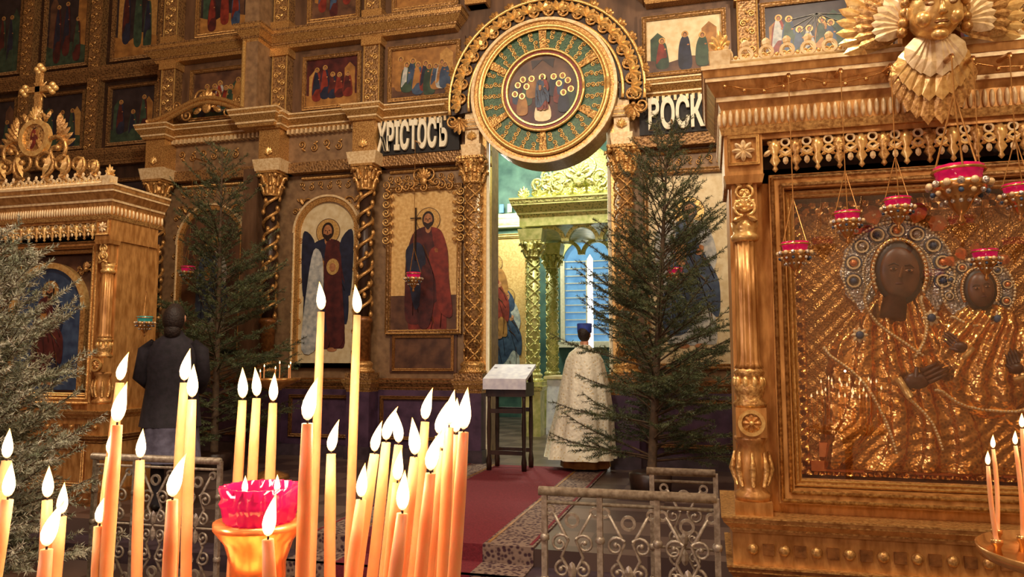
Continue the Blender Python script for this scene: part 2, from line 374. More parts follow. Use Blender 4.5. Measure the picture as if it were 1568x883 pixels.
for x0,x1 in ((-6.6,-6.36),):
    mb.fbox(x0,x1,W-.5,W,5.2,8.4,tan); mb.fbox(x0,x1,W-.4,W,1.34,4.4,brown); mb.cornice(x0-.05,x1+.3,W-.5,W,5.0,5.25,.12,gold,cream); mb.cornice(x0,x1,W-.5,W,6.3,6.55,.12,gold,goldd)
    mb.tube([(x0+.02,W-.52,5.3),(x0+.02,W-.52,6.3)],.03,goldb,8)
mb.cornice(-8.45,-3.4,W-.16,W,6.3,6.55,.16,gold,goldd); mb.cornice(-.72,6.9,W-.16,W,6.3,6.55,.16,gold,goldd)
mb.cornice(-8.45,6.9,W-.16,W,8.1,8.35,.16,goldd,goldd)
mb.cornice(-13.9,-8.5,W+.4,W+.5,4.9,5.15,.14,goldd,goldd); mb.cornice(-13.9,-8.5,W+.4,W+.5,6.4,6.6,.14,goldd,goldd)
for x in (-13.2,-11.7,-10.2,-8.75):
    mb.fbox(x-.12,x+.12,W+.36,W+.5,.4,9,goldd)
    for i in range(60): scroll(mb,x,.8+i*.13,W+.35,.11,pi/2,(-1)**i,gold,.012)
x=-8.4
while x<6.8:
    if not(-2.85<x<-1.3): mb.fbox(x,x+.035,W-.24,W-.1,4.93,5.0,cream)
    x+=.075
mb.obj('body',ICO)
mb=MB()
for x in colsx:
    near=x in doorcols
    kind='lattice' if near else 'spiral'
    column(mb,x,W-.24 if near else W-.27,1.34,4.35,.125 if near else .11,kind,goldd,gold if not near else goldc,.36)
for k,(a,b_) in enumerate(bays):
    c=(a+b_)/2
    if k not in (2,3):
        garland(mb,a+.05,b_-.05,4.75,W-.14,.17,gold)
    mb.tube([(a,W-.02,4.3),(b_,W-.02,4.3)],.03,gold,6)
    garland(mb,a,b_,4.18,W-.02,.13,gold)
    for s_,xx in ((1,a-.02),(-1,b_+.02)):
        if k!=2 and k!=3:
            for i in range(16): scroll(mb,xx-s_*.03,1.7+i*.15,W-.02,.1,pi/2,(-1)**i,gold,.01)
cartouche(mb,-7.3,5.42,W-.36,1.5,.42,gold)
n=24
for rr in (0,.07): mb.tube([(-8.35+2.1*i/n,W-.4,5.2+rr+.28*sin(pi*i/n)**2) for i in range(n+1)],.035,gold,8)
mb.obj('columns_and_carving',ICO)
mb=MB()
def rect_icon(a,b_,z0,z1,bg,arch=False):
    c=(a+b_)/2; r=(b_-a)/2
    if arch:
        zs=z1-r
        pp=[(a,z0),(b_,z0)]+[(c+r*cos(pi*i/24),zs+r*sin(pi*i/24)) for i in range(25)]
        mb.poly(pp,W-.02,W,bg); mb.ring(c,zs,r,r+.07,W-.07,W,gold,0,pi,30); mb.ring(c,zs,r+.07,r+.1,W-.09,W,cream,0,pi,30)
        for s_ in (-1,1):
            x=c+s_*(r+.035); mb.fbox(x-.035,x+.035,W-.07,W,z0,zs,gold); mb.tube([(x+s_*.045,W-.07,z0),(x+s_*.045,W-.07,zs)],.018,cream,6)
            mb.fbox(a-.1,b_+.1,W-.07,W,z0-.07,z0,gold)
        for s_ in (-1,1): scroll(mb,c+s_*r*.95,z1-.02,W-.03,.2,pi/2,s_,gold,.014)
    else:
        mb.fbox(a,b_,W-.02,W,z0,z1,bg); frame(mb,a,b_,z0,z1,W,.07,.07,goldd,gold)
rect_icon(-7.9,-6.85,1.75,3.9,imid,True); saint(mb,-7.35,2.0,1.5,W-.02,iwhite,iblue); 
rect_icon(-5.85,-4.95,1.55,3.92,igold2,True); saint(mb,-5.4,1.72,1.95,W-.02,imar,idkblue); 
mb.poly(smoothp([(-5.42,3.3),(-5.2,3.2),(-5.15,2.7),(-5.1,1.9),(-5.3,1.8),(-5.42,2.4)]),W-.036,W,imar)
mb.ellp(-5.3,2.95,.1,.12,W-.045,W,goldb,20); mb.ellp(-5.3,2.94,.05,.065,W-.05,W,iskin,16)
for s_,zz in ((1,3.28),(-1,3.28)):
    mb.poly(smoothp([(-5.4+s_*.2,zz),(-5.4+s_*.38,zz+.22),(-5.4+s_*.42,zz-.1),(-5.4+s_*.38,zz-.75),(-5.4+s_*.28,zz-.5)]),W-.034,W,idkblue)
mb.poly(smoothp([(-5.62,3.2),(-5.48,3.1),(-5.45,2.6),(-5.52,1.8),(-5.78,1.75),(-5.72,2.6)]),W-.04,W,iwhite)
rect_icon(-4.38,-3.38,2.02,4.0,igold); mb.fbox(-4.38,-3.38,W-.028,W-.019,2.02,2.5,imid)
saint(mb,-3.82,1.95,1.8,W-.028,ired,imar,book=False)
mb.poly(smoothp([(-4.15,3.15),(-3.95,3.25),(-3.85,3.0),(-3.9,2.5),(-4.0,2.3),(-4.1,2.7)]),W-.044,W,idkblue); mb.poly(smoothp([(-3.8,3.1),(-3.55,3.2),(-3.5,2.7),(-3.45,2.2),(-3.65,2.3),(-3.7,2.7)]),W-.046,W,ired)
mb.poly(smoothp([(-3.9,2.9),(-3.75,2.85),(-3.72,2.4),(-3.8,2.05),(-3.95,2.1),(-3.92,2.5)]),W-.05,W,imar)
mb.tube([(-4.0,W-.06,3.0),(-4.0,W-.06,3.75)],.012,ihair,6); mb.tube([(-4.08,W-.06,3.6),(-3.92,W-.06,3.6)],.01,ihair,6)
mb.fbox(-4.38,-3.38,W-.03,W,1.42,1.98,imid); frame(mb,-4.3,-3.46,1.48,1.9,W-.03,.04,.02,kwood2,gold)
garland(mb,-4.45,-3.3,4.06,W-.1,.18,gold); cartouche(mb,-3.87,4.12,W-.09,1.1,.28,gold)
for s_ in(-1,1):
    for i in range(6): scroll(mb,-3.88+s_*.5,3.95-i*.13,W-.09,.13,-pi/2,s_,goldb,.012); palmette(mb,-3.88+s_*.47,3.9-i*.13,W-.09,.06,gold)
rect_icon(-.74,.3,1.55,4.0,igold2); saint(mb,-.22,1.75,1.95,W-.02,iwhite,iblue); mb.poly(smoothp([(-.66,3.2),(-.4,3.4),(-.45,2.9),(-.6,2.4)]),W-.03,W,iwhite)
rect_icon(.85,1.75,1.55,3.95,igold,True); saint(mb,1.3,1.75,1.9,W-.02,iochre,ired)
rect_icon(2.4,3.35,1.55,3.95,igold); saint(mb,2.87,1.75,1.9,W-.02,iblue,igreen)
rect_icon(3.9,4.9,1.55,3.95,igold,True); saint(mb,4.4,1.75,1.9,W-.02,iwhite,ired)
mb.obj('main_tier_icons',ICO)
mb=MB(); rnd=random.Random(3)
up=[(-7.8,-6.85,imid,7,None),(-5.8,-4.95,imar,5,[ired,imar,idkblue]),(-4.4,-3.4,iochre,9,None),(-.72,.24,igold2,3,[igreen,ired,idkblue]),(.78,1.75,idark,6,None),(2.4,3.3,imid,5,None),(3.95,4.8,imid,5,None)]
for a,b_,bg,n,rb in up:
    mb.fbox(a-.12,b_+.12,W-.05,W,5.27,6.22,brown); crowd(mb,a,b_,5.38,6.1,W-.05,bg,n,rnd,rb); frame(mb,a,b_,5.38,6.1,W-.05,.06,.04,goldd,gold)
    crowd(mb,a+.05,b_-.05,6.75,7.9,W-.03,idark if a<-7 else imid,3,rnd,[imar,ired,iblue]); frame(mb,a+.05,b_-.05,6.75,7.9,W-.03,.07,.05,goldd,gold)
for x0 in (-13.0,-11.5,-10.0):
    for z0,z1 in((1.5,4.6),(5.3,6.25),(6.8,8.4)):
        crowd(mb,x0+.1,x0+1.0,z0,z1,W+.5,idark,3 if z1-z0<2 else 1,rnd,[imar,idkblue,igreen]); frame(mb,x0+.1,x0+1.0,z0,z1,W+.5,.06,.05,goldd,goldd)
saint(mb,-8.95,1.9,1.6,W+.45,iochre,ired)
for i in range(9):
    a=pi*(.05+.9*i/8); mb.tube([(1.4,W-.065,5.95),(1.4+.33*cos(a),W-.065,5.95-.3*sin(a))],.006,iwhite,3)
mb.obj('upper_tier_icons',ICO)
# arch over the royal doors
mb=MB(); AZ=5.15; ya=W-.42
mb.ring(CX,AZ-.05,1.0,1.34,ya+.06,W,brownd,-.12,pi+.12,64)
for r in (1.05,1.33): 
    mb.tube([(CX+r*cos(-.12+(pi+.24)*i/60),ya+.03,AZ-.05+r*sin(-.12+(pi+.24)*i/60)) for i in range(61)],.022,goldb,8)
N=19
for i in range(N):
    a0=-.1+(pi+.2)*i/N
    for fl in (1,-1):
        fm=lambda u,w:(CX+(1.19+w)*cos(a0+u/1.19),AZ-.05+(1.19+w)*sin(a0+u/1.19))
        scroll(mb,.02,-fl*.08,ya+.04,.2,0,fl,goldc if fl>0 else gold,.021,fm)
    am=a0+.09; 
    for da in(-.6,0,.6): mb.petal(CX+1.31*cos(am),AZ-.05+1.31*sin(am),ya+.02,.11,.06,am+da,gold,.02)
    for da in(-.8,-.3,.3,.8): mb.petal(CX+1.16*cos(am),AZ-.05+1.16*sin(am),ya+.01,.15,.07,am+da*1.3,goldb,.03)
for s_ in(-1,1):
    palmette(mb,CX+s_*1.18,AZ-.28,ya+.03,.22,gold,up=-pi/2); scroll(mb,CX+s_*1.18,AZ-.3,ya+.03,.2,-pi/2,s_,gold,.02)
mb.ring(CX,AZ,.9,.99,ya-.02,W,gold,n=72); mb.ring(CX,AZ,.95,.99,ya-.06,W,cream,n=72)
for r,t in ((.87,.03),(.83,.013),(.55,.02)): mb.tube([(CX+r*cos(TAU*i/64),ya-.05,AZ+r*sin(TAU*i/64)) for i in range(65)],t,goldb,8)
mb.ring(CX,AZ,.53,.91,ya,ya+.06,green,n=72)
for rr_,nn_,sz in ((.64,26,.1),(.765,32,.1)):
    for i in range(nn_):
        a0=TAU*i/nn_
        for fl in(1,-1):
            fm=lambda u,w:(CX+(rr_+w)*cos(a0+u/rr_),AZ+(rr_+w)*sin(a0+u/rr_))
            scroll(mb,.01,-fl*.005,ya-.005,sz*.75,0,fl,goldb,.0085,fm,1.2)
        mb.petal(CX+rr_*cos(a0),AZ+rr_*sin(a0),ya-.004,.06,.03,a0,gold,.012)
for i in range(6):
    a=pi/2+TAU*i/6
    P=lambda r,o:(CX+r*cos(a)-o*sin(a),AZ+r*sin(a)+o*cos(a))
    mb.poly([P(.55,-.035),P(.85,-.055),P(.85,.055),P(.55,.035)],ya-.03,ya,goldc)
mb.ring(CX,AZ,.49,.545,ya-.04,ya+.05,red,n=60); mb.ring(CX,AZ,.475,.495,ya-.06,ya+.05,goldb,n=60)
mb.ellp(CX,AZ,.48,.48,ya-.01,ya+.04,imid,48)
y=ya-.01
mb.poly(smoothp([(CX-.35,AZ-.2),(CX-.2,AZ-.42),(CX+.2,AZ-.42),(CX+.36,AZ-.2),(CX+.3,AZ+.02),(CX-.3,AZ+.02)]),y-.004,y,imar)
mb.poly(smoothp([(CX-.1,AZ-.4),(CX+.1,AZ-.4),(CX+.08,AZ-.2),(CX-.08,AZ-.2)]),y-.014,y,igold2)
hp=[(-.38,-.02),(-.34,.1),(-.27,.17),(-.22,.07),(-.15,.17),(.15,.17),(.22,.07),(.27,.17),(.34,.1),(.38,-.02),(-.28,-.06),(.28,-.06)]
cols=[ired,iblue,imar,igreen,iochre,idkblue]
for i,(dx,dz) in enumerate(hp):
    mb.poly(smoothp([(CX+dx-.07,AZ+dz-.24),(CX+dx+.07,AZ+dz-.24),(CX+dx+.05,AZ+dz-.03),(CX+dx-.05,AZ+dz-.03)]),y-.006-.001*i,y,cols[i%6])
    mb.ellp(CX+dx,AZ+dz,.042,.042,y-.012-.001*i,y,goldb,16); mb.ellp(CX+dx,AZ+dz,.024,.03,y-.02-.001*i,y,iskin,12)
saint(mb,CX,AZ-.28,.5,y-.03,ired,iblue)
mb.poly([(CX-.14,AZ+.3),(CX,AZ+.42),(CX+.14,AZ+.3),(CX+.16,AZ+.42),(CX-.16,AZ+.42)],y-.006,y,idark)
mb.obj('royal_door_arch_roundel',ICO)
def text(body,x0,x1,z0,z1,y,mat,ext,name):
    cu=bpy.data.curves.new(name,'FONT'); cu.body=body; cu.extrude=ext; cu.size=.5; cu.offset=.018; cu.materials.append(mat)
    o=bpy.data.objects.new(name,cu); scn.collection.objects.link(o); o.rotation_euler=(pi/2,0,0)
    bpy.context.view_layer.update(); bb=o.bound_box; w=bb[6][0]-bb[0][0]; h=bb[6][1]-bb[0][1]
    o.scale=((x1-x0)/max(w,.01),(z1-z0)/max(h,.01),1); o.location=(x0-bb[0][0]*o.scale[0],y,z0-bb[0][1]*o.scale[1]); o.parent=ICO
text('ХРІСТОСЪ',-4.52,-3.46,4.54,4.97,W-.26,creamw,.02,'letters_christos'); text('ВОСКРЕСЕ',-.7,.62,4.54,4.97,W-.26,creamw,.02,'letters_voskrese')
mb=MB(); mb.fbox(-4.56,-3.3,W-.22,W-.12,4.5,5.0,blackm); mb.fbox(-.82,.7,W-.22,W-.12,4.5,5.0,blackm); mb.obj('letter_backing',ICO)
# ------------------------------------------------------------------ altar room
box_obj('wall_altar',-9,4,17,17.2,.25,8,tealw)
box_obj('wall_altar_left',-7.2,-7,10.3,17,.25,8,tealw); box_obj('wall_altar_right',2.5,2.7,10.3,17,.25,8,tealw)
box_obj('ceiling_altar',-7,2.5,10.2,17,7.6,7.7,tealw)
mb=MB(); mb.fbox(-5.9,-4.2,16.9,17,1.2,4.5,igold); frame(mb,-5.9,-4.2,1.2,4.5,16.9,.1,.06,yelgp,gold)
saint(mb,-4.65,1.3,2.0,16.88,iwhite,iblue,veil=iblue); saint(mb,-4.95,2.1,2.0,16.86,iochre,ired); saint(mb,-5.5,1.4,2.3,16.86,igreen,iochre); mb.obj('altar_wall_painting')
mb=MB(); mb.cornice(-7,2.5,16.8,17,4.75,5.05,.14,creamw,yelgp)
for i in range(46): mb.fbox(-7+.2*i,-6.9+.2*i,16.75,16.8,5.1,5.3,wblue if i%2 else creamw)
mb.obj('trim_altar_frieze')
mb=MB()
x0,x1,z0,z1=-3.3,-2.1,2.0,4.4
pp=[(x0,z0),(x1,z0)]+[((x0+x1)/2+.6*cos(pi*i/20),z1-.6+.6*sin(pi*i/20)) for i in range(21)]
mb.poly(pp,16.93,16.97,wblue)
for i in range(12): mb.fbox(x0,x1,16.9,16.94,z0+i*.17,z0+i*.17+.02,creamw)
for x in (x0,-2.7,x1): mb.fbox(x-.05,x+.05,16.86,16.97,z0,z1-.5,creamw)
mb.ring(-2.7,z1-.6,.6,.74,16.84,17,yelgp,0,pi); mb.fbox(x0-.15,x1+.15,16.8,17,z0-.12,z0,creamw); mb.obj('window_1')
mb=MB(); mb.lathe((-2.45,15.6,.25),[(.25,0),(.25,.05),(.06,.1),(.04,.9),(.09,1.0),(.03,1.1),(.03,1.5),(.1,1.55),(.1,1.6)],brass,16); mb.lathe((-2.45,15.6,1.85),[(.06,0),(.06,1.9),(.0,2.0)],wlight,12); mb.obj('altar_candle_lamp')
mb=MB()
cxs=(-3.09,-1.25); cys=(13,14.7)
for x in cxs:
    for y in cys:
        mb.fbox(x-.17,x+.17,y-.17,y+.17,.25,1.05,yelgp); mb.fbox(x-.2,x+.2,y-.2,y+.2,1.05,1.13,yelg,0,.03); column(mb,x,y,1.13,3.75,.13,'lattice',yelgp,yelg,.3)
        mb.fbox(x-.2,x+.2,y-.2,y+.2,3.75,3.95,yelgp,0,.03)
mid=sum(cxs)/2
for y in cys:
    for k in range(3):
        c=cxs[0]+(k+.5)*(cxs[1]-cxs[0])/3; mb.ring(c,3.72,.24,.31,y-.06,y+.06,yelg,0,pi,20)
    mb.fbox(cxs[0],cxs[1],y-.06,y+.06,4.02,4.1,yelgp)
mb.fbox(cxs[0]-.2,cxs[1]+.2,12.8,14.9,4.0,4.15,yelgp); mb.cornice(cxs[0]-.2,cxs[1]+.2,12.8,14.9,4.15,4.5,.16,yelg,yelgp)
for i in range(9):
    x=cxs[0]-.1+i*(cxs[1]-cxs[0]+.2)/8; palmette(mb,x,4.52,12.72,.2,yelg)
cartouche(mb,mid,4.8,12.7,1.6,.6,yelg); mb.lathe((mid,13.8,4.5),[(1.0,0),(.95,.25),(.75,.6),(.45,.95),(.2,1.15),(.12,1.3),(.2,1.4),(.05,1.6)],yelg,12)
for s_ in(-1,1):
    for i in range(3): scroll(mb,mid+s_*(.35+.2*i),4.62,12.7,.36-.06*i,0 if s_>0 else pi,s_,yelg,.03)
mb.obj('altar_canopy')
mb=MB(); mb.fbox(-2.9,-1.45,13.3,14.4,.25,1.25,whitec,.02,0); mb.fbox(-2.95,-1.4,13.25,14.45,1.25,1.3,igold2); mb.lathe((-2.2,13.6,1.3),[(.1,0),(.03,.05),(.03,.25),(.09,.3),(.1,.45),(0,.6)],brass,12); mb.obj('altar_table')
mb=MB(); lx,ly=-2.42,8.95
for dx in(-.22,.22):
    for dy in(-.18,.18): mb.lathe((lx+dx,ly+dy,.262),[(.03,0),(.035,.1),(.022,.2),(.03,.5),(.022,.8),(.03,1.1)],brownd,8)
for zz in (.45,.95): 
    for dy in (-.18,.18): mb.fbox(lx-.22,lx+.22,ly+dy-.015,ly+dy+.015,zz,zz+.05,brownd)
mb.fbox(lx-.25,lx+.25,ly-.22,ly+.22,1.15,1.32,brownd)
vs=[(lx-.27,ly-.28,1.37),(lx+.27,ly-.28,1.37),(lx+.27,ly+.25,1.54),(lx-.27,ly+.25,1.54)]
vs+=[(a,b_,c-.04) for a,b_,c in vs]; mb.add(vs,[(0,1,2,3),(7,6,5,4),(0,4,5,1),(1,5,6,2),(2,6,7,3),(3,7,4,0)],whitec)
mb.fbox(lx-.24,lx-.2,ly+.1,ly+.2,1.3,1.5,brownd); mb.fbox(lx+.2,lx+.24,ly+.1,ly+.2,1.3,1.5,brownd); mb.fbox(lx-.27,lx+.27,ly-.29,ly-.27,1.24,1.37,whitec)
mb.obj('lectern')
# ------------------------------------------------------------------ carpet
cred=M('carpet_red',(128,38,50),0,.9,.2,60,(104,28,40)); cbord=M('carpet_border',(140,118,104),0,.9,.2,30,(64,38,48),'voronoi',lo=.3,hi=.55)
mb=MB()
for a,b_,m in ((-1.0,-.62,cbord),(-.62,.42,cred),(.42,.8,cbord)):
    mb.fbox(CX+a,CX+b_,5.34,9.25,.25,.262,m); mb.fbox(CX+a,CX+b_,.5,5.0,0,.012,m)
    mb.fbox(CX+a,CX+b_,5.29,5.34,.125,.262,m); mb.fbox(CX+a,CX+b_,4.985,5.29,.125,.137,m); mb.fbox(CX+a,CX+b_,4.985,5.0,0,.137,m)
for a in (-.97,-.65,.45,.77):
    mb.fbox(CX+a-.012,CX+a+.012,5.35,9.24,.262,.265,cred if abs(a)>.7 else iochre); mb.fbox(CX+a-.012,CX+a+.012,.52,4.98,.012,.015,iochre)
mb.obj('carpet_runner')
# ------------------------------------------------------------------ icon shrines
def shrine(px,py,pz,kind):
    root=empty('icon_shrine'); T=Matrix.Translation((px,py,pz))
    mb=MB(); mb.T=T
    mb.fbox(-.95,.95,-.14,.55,0,.12,kwood2,.04,.02); mb.fbox(-.92,.92,-.1,.55,.12,.6,kwood)
    frame(mb,-.7,.7,.2,.5,-.1,.04,.02,kwood2,gold)
    mb.cornice(-.92,.92,-.1,.55,.56,.64,.04,kwood2,gold); mb.fbox(-.93,.93,-.1,.55,.64,.79,kwood)
    for i in range(13):
        x=-.84+i*.14; mb.ell((x,-.11,.715),(.026,.02,.026),gold,10,8)
        if i<12: mb.fbox(x+.045,x+.095,-.115,-.1,.69,.74,kwood2)
    mb.cornice(-.93,.93,-.12,.55,.79,.87,.05,kwood,gold)
    mb.fbox(-.9,-.7,0,.55,.87,2.55,kwood); mb.fbox(.7,.9,0,.55,.87,2.55,kwood); mb.fbox(-.7,.7,.2,.55,.87,2.55,kwood2); mb.fbox(-.7,.7,0,.2,.87,.93,kwood); mb.fbox(-.7,.7,0,.2,2.5,2.55,kwood)
    for s_ in (-1,1):
        x=s_*.83; y=-.04
        mb.fbox(x-.085,x+.085,y-.08,0,.87,.93,kwood,.0,0)
        mb.lathe((x,y,.93),[(.08,0),(.085,.03),(.06,.05),(.065,.08),(.08,.12),(.075,.2),(.06,.26),(.075,.28),(.08,.3)],kwood,24)
        for i in range(8):
            a=TAU*i/8; mb.tube([(x+.07*cos(a),y+.07*sin(a),1.0),(x+.09*cos(a),y+.09*sin(a),1.08),(x+.078*cos(a),y+.078*sin(a),1.16)],[.01,.018,.006],gold,5)
        mb.fbox(x-.07,x+.07,y-.07,0,1.23,1.37,kwood)
        mb.ellp(x,1.3,.062,.062,y-.085,y-.06,gold,24); mb.ring(x,1.3,.045,.062,y-.1,y-.06,goldb,n=24)
        for i in range(8): mb.petal(x,1.3,y-.09,.045,.025,TAU*i/8,kwood,.012)
        mb.ell((x,y-.1,1.3),.012,goldb,8,6)
        mb.lathe((x,y,1.37),[(.075,0),(.08,.02),(.06,.04),(.07,.07),(.075,.1),(.06,.12),(.064,.15),(.075,.17),(.06,.19)],gold,24)
        for i in range(10):
            a=TAU*i/10; mb.ell((x+.066*cos(a),y+.066*sin(a),1.49),(.015,.015,.03),goldb,6,6)
        mb.lathe((x,y,1.56),[(.07,0),(.06,.02),(.056,.04),(.056,.35),(.052,.62)],kwood,48,.14,12)
        mb.lathe((x,y,2.18),[(.052,0),(.065,.01),(.068,.03),(.054,.045),(.06,.06),(.066,.1)],goldb,24)
        mb.fbox(x-.06,x+.06,y-.06,0,2.28,2.46,kwood)
        for q in (-1,1):
            scroll(mb,x+q*.01,2.3,y-.07,.09,0 if q>0 else pi,q,goldb,.01); scroll(mb,x+q*.01,2.45,y-.07,.07,0 if q>0 else pi,-q,goldb,.009)
        palmette(mb,x,2.33,y-.07,.09,goldb); mb.fbox(x-.085,x+.085,y-.085,0,2.46,2.5,kwood,0,.01)
        frame(mb,x-.06,x+.06,2.56,2.68,y-.09,.015,.015,gold,goldb)
        for i in range(8): mb.petal(x,2.62,y-.1,.055,.024,TAU*i/8,cream,.012)
        mb.fbox(x-.09,x+.09,y-.09,.5,2.5,2.7,kwood)
    mb.fbox(-.74,.74,-.12,0,2.675,2.7,kwood); mb.fbox(-.74,.74,.0,.04,2.48,2.7,brownd)
    n=15; st=1.46/n
    for i in range(n):
        x=-.73+st*(i+.5)
        mb.lathe((x,-.1,2.51),[(.001,0),(.014,.014),(.007,.03),(.026,.055),(.013,.085),(.032,.12),(.012,.165)],gold if i%2 else goldb,12)
        for q in(-1,1):
            mb.petal(x+q*.004,2.64,-.105,.045,.03,pi/2+q*1.0,goldb,.012); mb.petal(x+q*.01,2.625,-.105,.055,.026,-pi/2+q*.9,cream,.012)
        mb.ring(x+st/2,2.655,.014,.023,-.115,-.095,cream,n=14); mb.ring(x+st/2,2.61,.014,.024,-.115,-.095,goldb,n=14); mb.petal(x+st/2,2.59,-.105,.045,.026,-pi/2,cream,.01)
        for q in (-1,1): mb.petal(x+st/2,2.6,-.105,.035,.018,-pi/2+q*1.1,goldb,.01)
    mb.fbox(-.93,.93,-.14,.55,2.7,2.74,gold,0,.01); mb.fbox(-.93,.93,-.14,.55,2.74,2.83,kwood)
    n=62
    for i in range(n):
        x=-.93+1.86*(i+.5)/n; mb.ell((x,-.145,2.785),(.011,.014,.042),cream,6,6)
    for i in range(14):
        y=-.12+.65*i/13
        for s_ in(-1,1): mb.ell((s_*.935,y,2.785),(.014,.013,.042),cream,6,6)
    mb.cornice(-.93,.93,-.14,.55,2.83,3.03,.09,kwood,cream)
    n=20
    for i in range(n):
        x=-.95+1.9*(i+.5)/n
        if kind==0 and abs(x)<.2: continue
        mb.ring(x,3.085,.022,.036,-.2,-.175,cream,n=16); 
        for q in(-1,1): mb.tube([(x+q*.047,-.19,3.045),(x,-.19,3.125)],.007,cream,5); scroll(mb,x+q*.01,3.05,-.19,.04,0 if q>0 else pi,q,goldb,.006,None,1.0,False)
        mb.petal(x,3.11,-.19,.05,.04,pi/2,cream,.012)
        mb.ell((x+1.9/n/2,-.19,3.07),.012,goldb,6,5)
    mb.tube([(-.96,-.19,3.05),(.96,-.19,3.05)],.012,cream,6); 
    for x in (-.93,.93):
        mb.fbox(x-.045,x+.045,-.23,-.14,3.03,3.1,cream,0,.008); palmette(mb,x,3.12,-.19,.1,goldb,n=5,spread=1.8); palmette(mb,x,3.12,-.17,.08,goldb,n=5,spread=3.4)
    frame(mb,-.64,.64,.99,2.44,0,.07,.05,kwood,gold); frame(mb,-.6,.6,1.03,2.4,.04,.035,.04,gold,goldb)
    if kind==1:
        for s_ in(-1,1):
            for i,(dx,sz) in enumerate(((.12,.3),(.34,.24),(.54,.2),(.72,.15))):
                scroll(mb,s_*dx,3.14,-.18,sz,0 if s_>0 else pi,s_,gold,.022); mb.petal(s_*dx,3.15,-.19,sz*.9,.08,pi/2-s_*.4,goldb,.03)
            scroll(mb,s_*.1,3.4,-.18,.34,pi/2,-s_,gold,.024); scroll(mb,s_*.12,3.72,-.18,.2,pi/2,s_,gold,.02)
            for i in range(7): mb.petal(s_*.24,3.42+.04*i,-.17,.26-.02*i,.06,(pi/2-s_*(1.2-.15*i)),gold,.02)
        mb.ring(0,3.55,.14,.19,-.21,-.16,goldb,n=30); mb.ellp(0,3.55,.14,.14,-.19,-.17,goldc,30)
        saint(mb,0,3.42,.26,-.19,iochre,ired); palmette(mb,0,3.74,-.19,.16,goldb)
        mb.fbox(-.03,.03,-.2,-.16,3.85,4.24,gold); mb.fbox(-.15,.15,-.2,-.16,4.02,4.08,gold)
        for cx_,cz_ in((0,4.26),(-.17,4.05),(.17,4.05)):
            for d in ((0,.035),(.035,0),(-.035,0),(0,-.035)): mb.ell((cx_+d[0],-.18,cz_+d[1]),.032,goldb,8,6)
        for i in range(12): mb.petal(0,4.05,-.17,.12,.02,TAU*i/12+.26,goldb,.01)
    else:
        y=-.32; K=1.38; z=3.14; cx0=-.01
        T1=mb.T; mb.T=T@Matrix.Translation((cx0,y,z))@Matrix.Rotation(.25,4,'X')@Matrix.Scale(K,4)
        def hf(d): return 1-.1*max(0,-d[2]-.3)
        mb.ell((0,0,0),(.08,.085,.1),goldb,24,18,hf)
        mb.tube([(0,-.078,.02),(0,-.092,-.008),(0,-.098,-.02)],[.008,.011,.014],goldb,8)
        mb.ell((0,-.082,-.045),(.022,.01,.006),kwood2,10,6); mb.ell((0,-.083,-.038),(.018,.01,.005),goldb,10,6); mb.ell((0,-.082,-.053),(.016,.012,.007),goldb,10,6); mb.ell((0,-.066,-.08),(.026,.024,.018),goldb,10,8)
        for s_ in(-1,1):
            mb.ell((s_*.03,-.074,.014),(.017,.01,.008),kwood2,10,6); mb.ell((s_*.03,-.078,.014),(.011,.008,.006),cream,10,6); mb.tube([(s_*.012,-.082,.03),(s_*.03,-.084,.038),(s_*.052,-.068,.028)],[.005,.007,.004],gold,6)
            mb.ell((s_*.044,-.055,-.028),(.026,.026,.026),goldb,10,8); mb.ell((s_*.08,.0,-.0),(.014,.02,.026),goldb,8,8)
        for i in range(70):
            h_=.25+.75*((i*.618)%1); a=i*2.4; rr=math.sqrt(max(0,1-h_*h_)); yy=.088*rr*sin(a)
            if yy<-.045 and h_<.68: continue
            mb.ell((.086*rr*cos(a),yy,.1*h_),.02,gold if i%2 else goldc,7,5)
        for s_ in(-1,1):
            for i in range(4): mb.ell((s_*(.083+.004*i),.0,.035-.03*i),.019,gold,7,5)
        mb.T=T@Matrix.Translation((cx0,0,0))
        for s_ in(-1,1):
            for lay,(n_,L,y_,w_) in enumerate(((9,.36,y+.09,.075),(8,.27,y+.06,.07),(7,.18,y+.03,.06))):
                for i in range(n_):
                    a=1.25-1.5*i/(n_-1); a=a if s_>0 else pi-a
                    mb.petal(s_*.1,z-.05,y_,L*(1-.03*i),w_,a,(goldb,gold,cream)[lay],.022)
            for lay,(n_,L,y_) in enumerate(((6,.40,y+.08),(5,.30,y+.05),(4,.20,y+.02))):
                for i in range(n_):
                    a=-pi/2+s_*(.02+.62*i/(n_-1)); mb.petal(s_*.02,z-.09,y_,L*(1-.07*i),.1,a,(gold,goldb,cream)[lay],.024)
        mb.T=T1
        mb.fbox(-.12,.12,y+.1,-.14,3.03,3.2,kwood)
    mb.obj('case',root)
    mb=MB(); mb.T=T
    if kind==0:
        X0,X1,Z0,Z1=-.6,.6,1.03,2.4; nx,nz=220,250
        def lerp(tab,z):
            if z>=tab[0][0]: return tab[0][1]
            for (a,b_),(c,d) in zip(tab,tab[1:]):
                if z>=c: t=(z-c)/(a-c); return d+(b_-d)*t
            return tab[-1][1]
        L=[(2.1,-.2),(1.9,-.25),(1.8,-.34),(1.65,-.44),(1.3,-.49),(1.0,-.51)]; R=[(2.1,.0),(1.9,.04),(1.8,.1),(1.6,.3),(1.3,.44),(1.0,.5)]
        HAL=((-.11,2.03,.16,.25,14),(.235,1.93,.1,.155,10))
